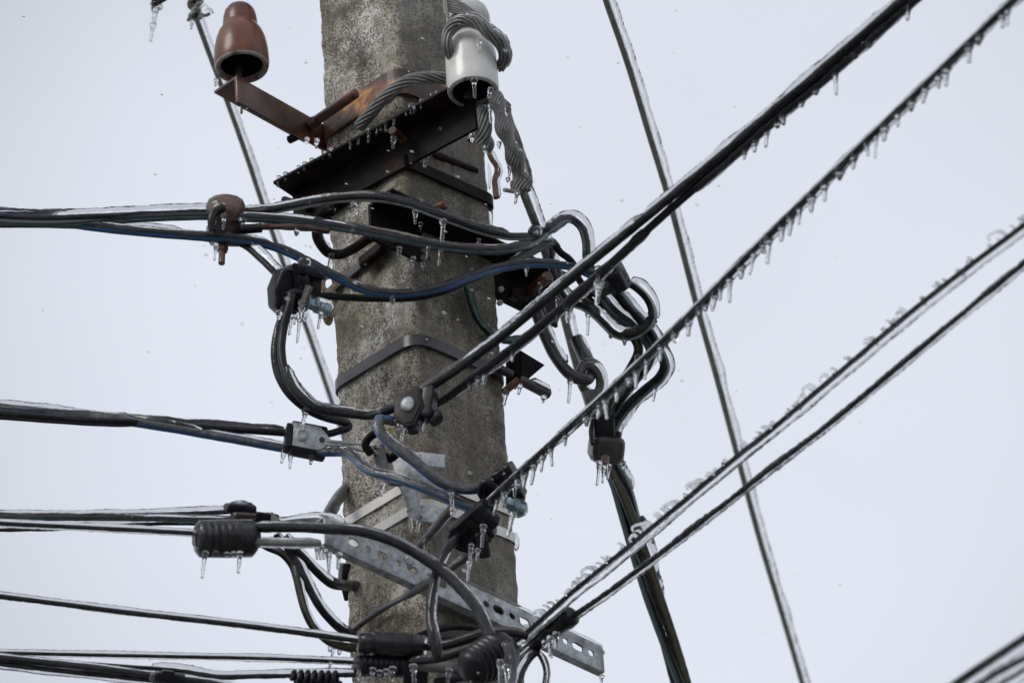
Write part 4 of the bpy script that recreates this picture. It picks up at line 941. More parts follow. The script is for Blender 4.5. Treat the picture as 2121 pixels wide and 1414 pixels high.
# ---------------------------------------------------------------- galvanised hook bracket with its straps
bk = thing('hook_bracket', 'galvanised bracket strapped to the pole by two cream bands, a dark hook at its top', 'bracket', at(862, 1010, -0.12))
yq = yl(840, 1000, .008)
b = bmesh.new(); f = FV(850, 1012, -0.155, 2, -12)
prism(b, f, [(-36, 66), (-6, 78), (20, 66), (20, -58), (10, -66), (-2, -56), (-14, -16), (-30, 20)], -4, 4, 1.5); link('back_plate', b, 'galv', bk)
f = FV(888, 1010, -0.15, 0, 12)
b = bmesh.new(); box(b, f, (4, 54, 0), (56, 26, 8), 2); link('upper_tab', b, 'galv', bk)
b = bmesh.new(); box(b, f, (4, -52, 0), (56, 32, 8), 2); link('lower_tab', b, 'galv', bk)
b = bmesh.new(); box(b, f, (4, 8, -1), (54, 32, 6), 2); link('middle_tab', b, 'galv', bk)
b = bmesh.new()
prism(b, FV(806, 968, -0.19, 0, -10), [(-36, 38), (-11, 48), (-6, 23), (0, 2), (12, -15), (29, -22), (26, -38), (2, -34), (-14, -22), (-26, 3)], -5, 5, 2); link('curved_hook', b, 'galv_dull', bk)
b = bmesh.new(); tube(b, [(768, 940, -.2), (757, 922, -.205), (768, 903, -.21), (788, 897, -.205), (806, 912, -.195), (822, 936, -.19), (808, 950, -.185), (798, 944, -.18)], 8.5, 14, 4, .1); link('hook_ring', b, 'rust_dark', bk)
for i, (x, y) in enumerate(((862, 988), (862, 1041))):
    b = bmesh.new(); band(b, zfront(x, y), 0.0165, 0.0025, 0.0022, cham=0.02); link('strap', b, 'strap', bk)
icicles(bk, [(850, 1062, 40, 4.6), (868, 1074, 32, 4.4), (800, 985, 8, 3)], Y=-0.16)

# ---------------------------------------------------------------- steel band with its corner bracket
sb = thing('pole_band', 'narrow black steel band round the pole with a square bracket on its right', 'pole band', at(870, 702, -.11))
zs_ = zfront(866, 700)
b = bmesh.new(); band(b, zs_, 0.019, 0.005, 0.005, cham=0.030, tilt=-0.02); link('strap', b, 'steel_dark', sb)
b = bmesh.new(); yk = -0.02
f = FR(1074, 762, yk, 0, -38, 0); prism(b, f, [(-30, 28), (2, 38), (2, -26), (-30, -44)], -5, 5, 1.5)
f = FR(1076, 760, yk, 0, 48, 0); prism(b, f, [(0, 34), (74, 4), (10, -32), (0, -26)], -5, 5, 1.5); link('angle_plate', b, 'rust_dark', sb)
b = bmesh.new(); thread(b, at(1012, 752, yk - .03), at(1060, 776, yk + .0), 9.5); link('threaded_bolt', b, 'steel_dark', sb)
b = bmesh.new(); rod(b, at(1076, 786, yk), at(1138, 818, yk + .03), 11); link('rod', b, 'steel_dark', sb)
b = bmesh.new(); box(b, FR(1058, 800, yk, 40, 0, 0), (0, 0, 0), (44, 16, 16), 4); link('lower_lip', b, 'rust_red', sb)
b = bmesh.new(); rod(b, at(1096, 790, yk + .01), at(1139, 812, yk + .03), 13.5, bev=.6); link('ice_coating', b, 'ice', sb, sharp=0)
icicles(sb, [(1049, 812, 32, 4.8), (1067, 798, 10, 4), (1077, 800, 20, 4), (1126, 824, 14, 4.4)], Y=yk)

# ================================================================ right side: block connector, loops, dead-end clamp and service bundle
YL = 0.03
k4 = thing('tap_connector', 'grey black block connector half hidden behind the heavy twin cables', 'connector', at(1262, 578, YA + .16))
f = FR(1264, 578, YA + .16, 25, -25, 6)
b = bmesh.new(); box(b, f, (0, 0, 0), (62, 54, 44), 10, 3); box(b, f, (20, -10, 6), (30, 46, 40), 8, 3); link('body', b, 'plastic', k4)
b = bmesh.new(); box(b, f, (-2, 22, 10), (34, 16, 30), 6, 3, rz=20); rod(b, f @ Vector((-6, -4, 20)), f @ Vector((-6, -4, 27)), 10, six=True); link('lid', b, 'grey_cable', k4)
b = bmesh.new(); box(b, f, (0, 3, 0), (70, 60, 50), 16, 4); link('ice_coating', b, 'ice', k4, sharp=0)
GL = 'service conductors looping down to the dark clamp'
bundle = [(1257, 940), (1287, 1012), (1310, 1086), (1334, 1168), (1358, 1250), (1385, 1335), (1410, 1414), (1434, 1490)]
def bund(ph, rad=14):
    out = []
    for i, (x, y) in enumerate(bundle):
        a = ph + i * .42; k = 1 if i else .7
        out.append((x + k * rad * math.cos(a), y, 0.14 + (y - 940) * 0.00118 + rad / S * math.sin(a)))
    return out
cable('L2', 'insulated_cable', 'outermost service conductor, bulging right before it enters the dark clamp', 'cable',
    [(1262, 592, YL - .06), (1280, 610, YL - .02), (1310, 645, YL), (1335, 672, YL), (1352, 698, YL), (1367, 728, YL), (1377, 756, YL + .01), (1366, 782, YL + .03), (1339, 805, YL + .05), (1307, 834, YL + .07), (1284, 862, YL + .09), (1270, 890, YL + .10)] + bund(0.0),
    13.5, 'stripe_teal', [dict(r=14.5, off=(9, -2), s0=.04, s1=.44), dict(r=15, off=(12, -2), s0=.52, s1=1, wob=.4)], [(1357, 800, 34, 4.2), (1290, 960, 12, 4)], GL, sang=-.8, swid=.46)
cable('L3', 'insulated_cable', 'middle service conductor, crossing under the U loop down to the dark clamp', 'cable',
    [(1225, 598, YL - .02), (1245, 616, YL), (1270, 645, YL), (1307, 676, YL + .01), (1338, 704, YL + .02), (1348, 728, YL + .03), (1336, 758, YL + .05), (1310, 788, YL + .07), (1287, 820, YL + .08), (1272, 850, YL + .1), (1262, 885, YL + .11)] + bund(2.1),
    13.5, 'stripe_teal', [dict(r=14.5, off=(7, -3), s0=.0, s1=.4)], [(1320, 740, 40, 4)], GL, sang=.6, swid=.46)
cable('L4', 'insulated_cable', 'olive striped service conductor, innermost of the loops above the dark clamp', 'cable',
    [(1196, 604, YL), (1212, 618, YL), (1238, 636, YL + .01), (1266, 653, YL + .015), (1292, 678, YL + .02), (1318, 706, YL + .03), (1322, 730, YL + .05), (1306, 764, YL + .07), (1284, 800, YL + .08), (1262, 842, YL + .1), (1250, 885, YL + .11)] + bund(4.2),
    13, 'stripe_olive', [dict(r=14, off=(-8, 0), s0=.55, s1=1)], [(1274, 985, 16, 3.6), (1260, 660, 8, 4)], GL, sang=-.2, swid=.46)
dk = thing('anchor_clamp', 'dark brown rounded anchor clamp gripping the service conductors, icicles under it', 'cable clamp', at(1250, 910, YL + .1))
f = FR(1252, 918, YL + .1, -6, 14, 0)
b = bmesh.new(); prism(b, f, [(-30, 8), (-30, -24), (-18, -40), (4, -44), (26, -40), (36, -24), (36, 6), (24, 14), (-18, 14)], -24, 26, 9, 4); link('lower_body', b, 'plastic_brown', dk)
b = bmesh.new(); box(b, f, (-6, 30, -2), (46, 58, 40), 10, 3, rz=8); box(b, f, (18, 12, -6), (30, 34, 34), 8, 3); link('upper_body', b, 'plastic', dk)
b = bmesh.new(); rod(b, at(1254, 944, YL + .08), at(1252, 965, YL + .08), 9); link('bolt', b, 'rust_red', dk)
b = bmesh.new(); tube(b, [(1228, 870, YL + .07), (1224, 895, YL + .065), (1228, 920, YL + .065)], 5, 10, 4); link('rib', b, 'plastic', dk)
icicles(dk, [(1241, 960, 48, 4.6), (1250, 968, 36, 4), (1262, 965, 30, 3.6)], Y=YL + .07)
b = bmesh.new(); box(b, f, (6, -12, 3), (70, 60, 58), 22, 4); link('ice_coating', b, 'ice', dk, sharp=0)
ey = thing('eye_link', 'flat grey steel link with a slot, hung on the J hook', 'eye link', at(1222, 785, .095))
b = bmesh.new(); ring = []
for k in range(30):
    a = 2 * math.pi * k / 30; ring.append(f_ if False else FR(1222, 787, .095, 14, 24, 0) @ Vector((22 * math.cos(a), 30 * math.sin(a), 0)))
sweep(b, ring, lambda i, s, a: 8.5 / S, 10, None, None, False, True, False); link('slotted_ring', b, 'galv_dull', ey)
b = bmesh.new(); prism(b, FR(1234, 838, .1, 14, 24, 0), [(-24, 34), (22, 32), (17, -8), (8, -52), (-12, -52), (-21, 2)], -5, 5, 2); link('plate', b, 'galv_dull', ey)
b = bmesh.new(); ring = [FR(1226, 784, .097, 14, 24, 0) @ Vector((25 * math.cos(2 * math.pi * k / 30), 34 * math.sin(2 * math.pi * k / 30), 0)) for k in range(30)]
sweep(b, ring, lambda i, s, a: 11 / S, 12, None, None, False, True, False); link('ice_coating', b, 'ice', ey, sharp=0)
cable('Q1', 'insulated_cable', 'thin black cable curving down behind the right edge of the pole under the black crossarm', 'cable',
    [(966, 590, yr(966, 590, .012)), (970, 606, yr(970, 606, .012)), (978, 634, yr(978, 634, .012)), (990, 662, yr(990, 662, .012)), (1008, 684, yr(1008, 684, .014)), (1030, 699, .0), (1052, 706, .02), (1075, 700, .03)], 9, 'stripe_green', [dict(r=9.5, off=(3, -1))], None, None, sang=-.6, swid=.4)

# ================================================================ thin cables to the right
def row(path_px, n0, n1, gap, lmin, lmax, r, dy=6, seed=1, skip=0.08):
    R = random.Random(seed); out = []; d = 0; L = []
    for (x0, y0), (x1, y1) in zip(path_px, path_px[1:]):
        L.append((math.hypot(x1 - x0, y1 - y0), x0, y0, x1, y1))
    tot = sum(l[0] for l in L); s = n0
    while s < tot - n1:
        q = s
        for l, x0, y0, x1, y1 in L:
            if q <= l: break
            q -= l
        t = q / l
        if R.random() > skip: out.append((x0 + (x1 - x0) * t + R.uniform(-2, 2), y0 + (y1 - y0) * t + dy, min(lmax * 1.15, lmin * .45 + (lmax - lmin) * R.betavariate(1.5, 2.2) * 1.25), r * R.uniform(.7, 1.3)))
        s += gap * (R.uniform(.45, .7) if R.random() < .2 else R.uniform(.75, 1.6))
    return out
z2 = at(1010, 1045, -0.29).z
p2 = [(1000, 1052), (1059, 997), (1130, 931), (1207, 862), (1320, 758), (1430, 652), (1578, 503), (1769, 318), (1940, 155), (2101, 0), (2215, -112)]
o, P = cable('F2', 'insulated_cable', 'single thin cable fringed with a comb of icicles, rising from the double connector', 'cable', lvl(p2, z2), 7.2, None,
    [dict(r=7.4, off=(-1, -3), wob=.18), dict(r=6.8, off=(2, 4), wob=.5, fine=.2)], row(p2[:-1], 25, 10, 27, 34, 64, 4.8, 9, 4), GF, step=8)
z3 = at(1130, 1275, -0.28).z
p3 = [(1070, 1326), (1100, 1302), (1180, 1231), (1300, 1134), (1420, 1035), (1530, 943), (1594, 893), (1700, 804), (1770, 745), (1880, 652), (1990, 565), (2121, 467), (2220, 392)]
o3, P3 = cable('F3', 'insulated_cable', 'thin cable with curled icicles standing along its upper side, right of the pole', 'cable', lvl(p3, z3), 6.6, None,
    [dict(r=9.5, off=(4, 6), wob=.12, fine=.2)], None, GF, step=8)
z4 = at(1160, 1290, -0.27).z
p4 = [(1120, 1322), (1180, 1281), (1300, 1196), (1450, 1082), (1606, 962), (1696, 894), (1780, 826), (1950, 685), (2121, 545), (2230, 455)]
cable('F4', 'insulated_cable', 'thin dark cable running close below the one with curled icicles', 'cable', lvl(p4, z4), 5.2, None,
    [dict(r=9, off=(1, 2), wob=.15, fine=.25)], None, GF, step=8)
# curled icicles
C3 = [(2047, 487, 44), (2048, 514, 24), (2008, 547, 24), (1997, 565, 16), (1939, 591, 30), (1916, 623, 20), (1858, 646, 42), (1859, 667, 24), (1834, 685, 24), (1817, 706, 18), (1760, 745, 24), (1698, 780, 36), (1663, 803, 42), (1654, 823, 36), (1658, 839, 20), (1629, 853, 24), (1594, 879, 24), (1576, 901, 18), (1538, 927, 28),
      (1496, 956, 24), (1476, 976, 20), (1422, 1004, 32), (1418, 1027, 20), (1373, 1049, 26), (1309, 1091, 30), (1304, 1113, 26), (1293, 1138, 16), (1253, 1158, 24), (1204, 1180, 38), (1202, 1194, 30), (1184, 1210, 20), (1170, 1227, 16), (1105, 1268, 26)]
PP3 = [(proj(q), q) for q in P3]
for x, y, L in C3:
    q = min(PP3, key=lambda e: abs(e[0][1] - (y + L * .18)) + 0.2 * abs(e[0][0] - x - L))
    (rx, ry), pw_ = q; yy = pw_.y
    b = bmesh.new()
    Pc = spline([at(rx, ry - 2, yy), at(rx - L * .35, ry - L * .22 - 4, yy), at(x + L * .15, y - 2, yy), at(x, y + 3, yy), at(x + 3, y + 3 + L * .2, yy)], 3 / S)
    n_ = len(Pc) - 1
    sweep(b, Pc, lambda i, s, a: (4.3 - 2.1 * i / n_) / S * (1 + .3 * noise.noise(Vector((i * .4, x, y)))), 10); link('icicle', b, 'icicle', o3, sharp=0)
Rj = random.Random(5)
for k in range(88):        # short jagged stubs between the curls
    q = P3[int(Rj.uniform(.03, .97) * (len(P3) - 1))]; x, y = proj(q); L = Rj.uniform(5, 18)
    b = bmesh.new(); Pc = spline([q, at(x - L * .5, y - L * .55, q.y - .002), at(x - L, y - L * Rj.uniform(.5, .9), q.y - .003)], 2.5 / S); n_ = len(Pc) - 1
    sweep(b, Pc, lambda i, s, a: (4.2 - 2.6 * i / n_) / S, 8); link('ice_stub', b, 'icicle', o3, sharp=0)
# three near cables in the bottom right corner
z5 = at(2060, 1375, -1.35).z
for i, (pp, r, lb, ic_) in enumerate((([(1830, 1530), (1985, 1412), (2060, 1362), (2135, 1313), (2300, 1205)], 9, 'thickest and topmost cable crossing the bottom right corner', [dict(r=12, off=(2, 9))]),
                         ([(1880, 1530), (2040, 1410), (2085, 1384), (2135, 1356), (2300, 1260)], 4.5, 'slim middle cable crossing the bottom right corner', [dict(r=10, off=(1, 2), fine=.1)]),
                         ([(1930, 1530), (2075, 1416), (2100, 1402), (2135, 1380), (2300, 1290)], 3.5, 'lowest and thinnest cable crossing the bottom right corner', [dict(r=10, off=(0, 5), fine=.1)]))):
    cable('R%d' % i, 'insulated_cable', lb, 'cable', lvl(pp, z5 - .004 * i), r, None, ic_, None, 'cables in the bottom right corner', step=8)

# ================================================================ double connector on the right of the pole
YD2 = -0.275
k5 = thing('piercing_connector', 'big black double connector where two blue striped cables meet the thin icicle fringed cable', 'connector', at(1000, 1060, YD2), 'black piercing connectors')
f = FR(1036, 1006, YD2, 28, -18, 6)
b = bmesh.new(); box(b, f, (0, 0, 0), (76, 46, 44), 9, 3); box(b, f, (20, -22, 4), (40, 34, 40), 8, 3); link('upper_half', b, 'plastic', k5)
b = bmesh.new(); tube(b, [f @ Vector(q) for q in ((-30, -16, 22), (-32, 10, 24), (-14, 22, 26), (0, 4, 26), (6, -22, 24))], 9, 12, 3, .06, fixed=False); box(b, f, (12, 22, 6), (20, 18, 40), 5, 3); box(b, f, (36, 18, 4), (16, 30, 38), 6, 3); link('jaw_ribs', b, 'plastic', k5)
f = FR(985, 1086, YD2 - .005, 40, -20, 8)
b = bmesh.new(); box(b, f, (0, 8, 0), (92, 44, 46), 10, 3); box(b, f, (-12, -24, 2), (70, 34, 40), 10, 3); box(b, f, (30, 2, 10), (34, 58, 36), 9, 3); link('lower_half', b, 'plastic', k5)
b = bmesh.new(); box(b, f, (-28, 6, 22), (44, 10, 10), 3, 2, rz=4); box(b, f, (-4, -12, 22), (70, 9, 9), 3, 2); box(b, f, (-44, -6, 8), (16, 26, 22), 6, 3); box(b, f, (34, 10, 26), (16, 40, 10), 4, 3); box(b, f, (8, 24, 24), (70, 7, 8), 2.5, 2, rz=3); box(b, f, (-20, -26, 24), (8, 30, 10), 3, 2); box(b, f, (10, -26, 24), (8, 30, 10), 3, 2); rod(b, f @ Vector((20, -14, 20)), f @ Vector((20, -14, 30)), 9, six=True); tube(b, [f @ Vector(q) for q in ((-46, 20, 18), (-52, 2, 20), (-46, -18, 20), (-30, -34, 18))], 6, 10, 3, .1, fixed=False); link('ribs', b, 'plastic', k5)
b = bmesh.new(); box(b, FR(1000, 1128, YD2, 10, 0, 0), (0, 0, 0), (26, 52, 28), 8, 3); link('lower_skirt', b, 'plastic', k5)
b = bmesh.new(); f2 = FR(1066, 1048, YD2 - .01, -28, 20, 0)
rod(b, f2 @ Vector((-20, 0, 0)), f2 @ Vector((8, 0, 0)), 13, six=True); rod(b, f2 @ Vector((6, 0, 0)), f2 @ Vector((20, 0, 0)), 9)
link('bolt', b, 'zinc', k5)
b = bmesh.new(); rod(b, f2 @ Vector((-12, 0, 0)), f2 @ Vector((26, 0, 0)), 18, bev=.5); link('ice_coating', b, 'ice', k5, sharp=0)
icicles(k5, [(1062, 1066, 50, 4.8), (1001, 1092, 42, 4.6), (1032, 1030, 40, 4.6), (1048, 1018, 30, 4.2), (976, 1130, 44, 4), (1066, 1000, 30, 4.4), (990, 1140, 24, 3.4), (972, 1165, 40, 3.8)], Y=YD2 - .03)
k5b = bmesh.new(); tube(k5b, [(1046, 974, YD2), (1064, 978, YD2 - .01), (1078, 1000, YD2), (1080, 1030, YD2), (1076, 1046, YD2)], 8, 12, 4); link('bail', k5b, 'plastic', k5)
GX = 'tails under the double connector'
cable('X3', 'insulated_cable', 'black tail hanging from the double connector and passing in front of the slotted strut', 'cable',
    [(955, 1105, YD2), (936, 1122, YD2 - .005), (914, 1152, YD2 - .01), (900, 1193, YD2 - .01), (892, 1234, YD2 - .01), (889, 1274, YD2 - .01), (894, 1315, YD2 - .01), (905, 1362, YD2)], 9.5, None, [dict(r=11, off=(4, -1))], None, GX)
cable('X2', 'insulated_cable', 'straight grey tail in thick ice slanting down left to behind the slotted strut', 'cable',
    [(944, 1046, -.22), (926, 1065, -.20), (896, 1100, -.18), (861, 1140, -.155), (838, 1166, -.135)], 7.5, None, [dict(r=11, off=(0, 0))], [(882, 1118, 32, 4.6)], GX, material='grey_cable')
cable('X1', 'insulated_cable', 'thin grey cable stub on the pole face, iced where it climbs to the double connector', 'cable',
    [(722, 1314, yl(722, 1314, .014)), (734, 1303, yl(734, 1303, .014)), (762, 1281, yl(762, 1281, .014)), (800, 1256, yl(800, 1256, .014)), (848, 1230, -.15), (884, 1210, -.20), (920, 1187, -.24), (958, 1160, -.26), (985, 1146, -.27)], 7.5, None, [dict(r=11, off=(0, -2), s0=.46, s1=.98)], None, GX, material='grey_cable')

# ================================================================ slotted strut
zst = at(960, 1256, -0.105).z; HS = 0.040
A5 = atz(672, 1123, zst); B5 = atz(1250, 1390, zst); d5 = (B5 - A5).normalized(); n5 = horiz_perp(d5)
B5 = A5 + d5 * (B5 - A5).length
st = thing('slotted_strut', 'long galvanised strut with a row of slots, slanting across the pole to the lower right', 'strut', A5)
LS = (B5 - A5).length
fs = Matrix.Translation(A5) @ Matrix((d5, Vector((0, 0, 1)), d5.cross(Vector((0, 0, 1))))).transposed().to_4x4()
# web with real slots: built from a grid of outline cells
def slotted_web(bm, mx, L, h, t, slots, seg=10):
    tt = bmesh.new(); holes = []
    for c, hl, hh in slots:
        o = []
        for k in range(4 * seg):
            a = 2 * math.pi * (k + .5) / (4 * seg)
            o.append((c + (hl - hh) * (1 if math.cos(a) > 0 else -1) + hh * math.cos(a), h * .52 + hh * math.sin(a)))
        holes.append(o)
    outer = [(0, 0), (L, 0), (L, h), (0, h)]
    loops = [outer] + holes; flat = [q for lp in loops for q in lp]
    tri = tessellate_polygon([[Vector((x, y, 0)) for x, y in lp] for lp in loops])
    for z in (0.0, t):
        vv = [tt.verts.new((x, y, z)) for x, y in flat]
        for q in tri: tt.faces.new([vv[i] for i in q])
    for R in holes:
        n = len(R)
        for k in range(n):
            a, b = R[k], R[(k + 1) % n]
            tt.faces.new([tt.verts.new((a[0], a[1], 0)), tt.verts.new((b[0], b[1], 0)), tt.verts.new((b[0], b[1], t)), tt.verts.new((a[0], a[1], t))])
    for (a, b) in (((0, 0), (L, 0)), ((L, 0), (L, h)), ((L, h), (0, h)), ((0, h), (0, 0))):
        tt.faces.new([tt.verts.new((a[0], a[1], 0)), tt.verts.new((b[0], b[1], 0)), tt.verts.new((b[0], b[1], t)), tt.verts.new((a[0], a[1], t))])
    bmesh.ops.remove_doubles(tt, verts=tt.verts, dist=1e-6)
    paste(bm, tt, mx)
slots = []
for k, px in enumerate((729, 757, 788, 818, 848, 880, 908, 938, 968, 998, 1026, 1053, 1081, 1110, 1138, 1166, 1194, 1221, 1247)):
    c = (px - 672) / (1250 - 672) * LS + (0.002 if k % 2 else 0)
    slots.append((c, 0.0108 if k % 2 == 0 else 0.0058, 0.0066 if k % 2 == 0 else 0.0052))
slots = [s_ for s_ in slots if s_[0] + s_[1] + .005 < LS]
b = bmesh.new(); slotted_web(b, fs, LS, HS, 0.0025, slots); link('slotted_face', b, 'galv', st)
# lower and upper flanges, going back to the pole
b = bmesh.new()
mxf = Matrix.Translation(A5) @ Matrix((d5, n5, d5.cross(n5))).transposed().to_4x4()
box(b, mxf, (LS / 2, .0045, -.0013), (LS, .014, .0026), .0008); link('lower_flange', b, 'galv', st)
b = bmesh.new(); mxf2 = Matrix.Translation(A5 + Vector((0, 0, HS))) @ Matrix((d5, n5, d5.cross(n5))).transposed().to_4x4()
box(b, mxf2, (LS / 2, .0065, .0013), (LS, .016, .0026), .0008); link('upper_flange', b, 'galv', st)
b = bmesh.new(); f = FR(848, 1158, -0.20, 0, 0, 0); rod(b, at(846, 1170, -.13), at(848, 1160, -.19), 10); link('bolt', b, 'galv', st)
Pst = [A5 + d5 * (LS * t / 60) + Vector((0, -.002, HS + .003)) for t in range(61)]
ice_on(st, Pst, 5, (0, 0), wob=.5); ice_on(st, [A5 + d5 * (LS * (.8 + .2 * t / 20)) + Vector((0, 0, HS * .7)) for t in range(21)], 8, (3, -3), wob=.4)
icicles(st, [(657, 1133, 26, 4), (665, 1134, 26, 4.2), (673, 1140, 20, 3.8), (681, 1148, 40, 4.6), (702, 1148, 32, 4.4)], Y=A5.y)
icicles(st, [(1140, 1330, 36, 4.6), (1152, 1312, 32, 4.6), (1246, 1402, 14, 4)], Y=B5.y - .03)

# ================================================================ lower left: cables, ribbed dead-ends
YR = -0.315
GB = 'lower cables running in from the left'
YB = -0.21
cable('T1', 'insulated_cable', 'upper black cable running into the iced oval clamp at the lower left', 'cable', [(-70, 1071, YB), (0, 1070, YB), (150, 1069, YB), (300, 1066, YB), (400, 1063, YB), (500, 1058, YB)], 6, None, [dict(r=9, off=(0, -5), s0=0, s1=.97)], None, GB)
cable('T2', 'insulated_cable', 'green striped cable running into the iced oval clamp at the lower left', 'cable', [(-70, 1074, YB - .01), (0, 1073, YB - .01), (150, 1073, YB - .01), (300, 1074, YB - .01), (420, 1077, YB - .01), (530, 1078, YB - .01)], 6.5, 'stripe_green', [dict(r=9, off=(0, -3), s0=.0, s1=.97)], None, GB, sang=.3, swid=.5)
cable('T3', 'insulated_cable', 'third cable crossing over behind the ribbed dead-end at the lower left', 'cable', [(-70, 1101, YB + .02), (0, 1097, YB + .02), (100, 1095, YB + .02), (220, 1089, YB + .02), (340, 1084, YB + .01), (440, 1085, YB + .01), (500, 1086, YB + .01), (560, 1100, YB + .01)], 4.5, None, [dict(r=8, off=(0, -3), s1=.6)], None, GB)
oc = thing('wedge_clamp', 'iced oval black clamp with a grey bail arm reaching the pole at the lower left', 'cable clamp', at(510, 1065, YB))
b = bmesh.new(); box(b, FR(497, 1053, YB, -4, 20, 0), (0, 0, 0), (62, 20, 34), 10, 3); link('upper_pad', b, 'plastic', oc)
b = bmesh.new(); box(b, FR(512, 1071, YB - .005, -4, 20, 0), (0, 0, 0), (64, 20, 34), 10, 3); link('lower_pad', b, 'plastic_brown', oc)
b = bmesh.new(); box(b, FR(552, 1074, YB, -8, 10, 0), (0, 0, 0), (46, 24, 28), 5, 3); link('wedge', b, 'plastic', oc)
b = bmesh.new(); prism(b, FV(640, 1084, YB, 0, 12), [(-76, 14), (-56, -2), (-30, 4), (10, 12), (40, 13), (70, 4), (72, -8), (60, -12), (10, -14), (-60, -16), (-76, -10)], -5, 5, 2); link('bail_arm', b, 'galv_dull', oc)
Po = spline(px2w([(470, 1052, YB), (500, 1047, YB), (528, 1056, YB)]), 4 / S); ice_on(oc, Po, 11, (0, 0), wob=.1)
Po = spline(px2w([(545, 1064, YB), (580, 1076, YB - .004), (620, 1072, YB - .004), (660, 1068, YB - .004), (700, 1074, YB - .004), (714, 1090, YB - .004)]), 4 / S); ice_on(oc, Po, 8, (0, 0), wob=.2)

def ribbed(name, label, px, py, Y, rot, L, R, n, yaw=15, group='black ribbed dead-ends'):
    o = thing(name, label, 'dead-end', at(px, py, Y), group)
    mx = FR(px, py, Y, rot, yaw, 0) @ Matrix.Rotation(math.radians(90), 4, 'Y')
    prof = [(0, -L / 2), (R * .62, -L / 2), (R * .80, -L / 2 + 4), (R * .9, -L * .40)]
    for k in range(n):
        h0 = -L * .38 + k * L * .76 / n; dh = L * .76 / n
        prof += [(R * .86, h0 + dh * .05), (R, h0 + dh * .3), (R * 1.02, h0 + dh * .6), (R * .88, h0 + dh * .95)]
    prof += [(R * .92, L * .40), (R * .82, L / 2 - 3), (R * .62, L / 2), (0, L / 2)]
    b = bmesh.new(); lathe(b, mx, prof, 40); link('ribbed_sleeve', b, 'plastic', o, sharp=0)
    return o, mx
rc1, m_ = ribbed('ribbed_dead_end', 'upright sided ribbed black dead-end with two icicles at the lower left', 468, 1115, YR, 0, 108, 33, 6)
b = bmesh.new(); box(b, m_, (4, 0, -56), (40, 30, 14), 6, 3); box(b, m_, (0, 0, 56), (38, 30, 20), 6, 3); link('end_collar', b, 'plastic', rc1)
icicles(rc1, [(425, 1146, 52, 4.6), (497, 1146, 42, 4.4), (446, 1146, 8, 4.5), (470, 1148, 6, 4), (484, 1147, 7, 4)], Y=YR - .01)
b = bmesh.new(); Pr = spline(px2w([(519, 1122, YR), (560, 1123, YR), (610, 1124, YR), (664, 1124, YR)]), 5 / S); sweep(b, Pr, lambda i, s, a: 5.5 / S, 10); link('tail_rod', b, 'alu', rc1)
ice_on(rc1, Pr, 11.5, (0, 0), wob=.08)
lathe_ice = bmesh.new(); lathe(lathe_ice, m_, [(0, -60), (26, -60), (36, -52), (37.5, 0), (37, 50), (26, 60), (0, 60)], 36); link('ice_coating', lathe_ice, 'ice', rc1, sharp=0)
cable('V', 'insulated_cable', 'slim wire in clear ice running into the upright sided ribbed dead-end', 'cable', [(-70, 1077, YR), (0, 1083, YR), (180, 1092, YR), (300, 1098, YR), (424, 1105, YR)], 4.2, None, [dict(r=9.5, off=(0, -1), wob=.08)], None, GB)
cable('N1', 'insulated_cable', 'black cable arching in ice over the slotted strut down to the big bell shaped dead-end', 'cable',
    [(505, 1094, YR), (560, 1093, YR), (632, 1094, YR), (680, 1097, YR), (735, 1100, YR), (800, 1117, YR + .005), (860, 1147, YR + .01), (920, 1190, YR + .015), (965, 1234, YR + .015), (998, 1282, YR + .015), (1018, 1332, YR + .015), (1024, 1350, YR + .015)], 10.5, None,
    [dict(r=12.5, off=(2, -3), s0=.03, s1=1)], None, GB)
GW = 'jumper loops left of the pole foot'
cable('W1', 'insulated_cable', 'olive striped jumper, outermost of three loops curving down behind the pole', 'cable',
    [(520, 1112, -.15), (553, 1133, -.14), (583, 1146, -.13), (603, 1168, -.12), (613, 1195, -.12), (621, 1230, -.12), (631, 1265, -.12), (648, 1298, -.11), (670, 1321, -.10), (695, 1336, -.08), (724, 1342, -.05), (760, 1342, .0)], 8.5, 'stripe_olive', [dict(r=9, off=(4, -2))], [(690, 1346, 14, 3), (683, 1342, 8, 3), (703, 1350, 6, 3)], GW, sang=-.3, swid=.4)
cable('W2', 'insulated_cable', 'middle black jumper of the three loops curving down behind the pole', 'cable',
    [(570, 1108, -.14), (590, 1133, -.13), (610, 1160, -.12), (627, 1191, -.12), (642, 1223, -.115), (664, 1260, -.11), (689, 1289, -.09), (714, 1309, -.06), (735, 1320, -.02), (760, 1325, .02)], 9.5, None, [dict(r=10, off=(5, -3))], None, GW)
cable('W3', 'insulated_cable', 'shortest black jumper of the three loops, running in under the strut end', 'cable',
    [(590, 1112, -.14), (607, 1133, -.13), (632, 1159, -.12), (657, 1186, -.11), (683, 1208, -.09), (714, 1215, -.05), (745, 1216, .0)], 9.5, None, [dict(r=10, off=(4, -5))], None, GW)
cable('W4', 'insulated_cable', 'grey cable bending round the left edge of the pole below the cream straps', 'cable',
    [(672, 1080, -.12), (679, 1062, -.10), (690, 1042, -.07), (706, 1020, -.03), (724, 1004, .01), (745, 995, .04)], 12, None, [dict(r=12.5, off=(4, 2), s0=.1, s1=.6)], None, None, material='grey_cable')
tp = bmesh.new(); box(tp, FR(714, 1186, .0, -4, 20, 0), (0, 0, 0), (20, 40, 30), 6, 3); box(tp, FR(716, 1228, .0, 14, 0, 0), (0, 0, 0), (12, 30, 24), 4, 3)
link('strap_buckle', tp, 'plastic', None, at(712, 1190, 0), 'dark lump of a buckle on the left edge of the pole under the strut end', 'buckle')

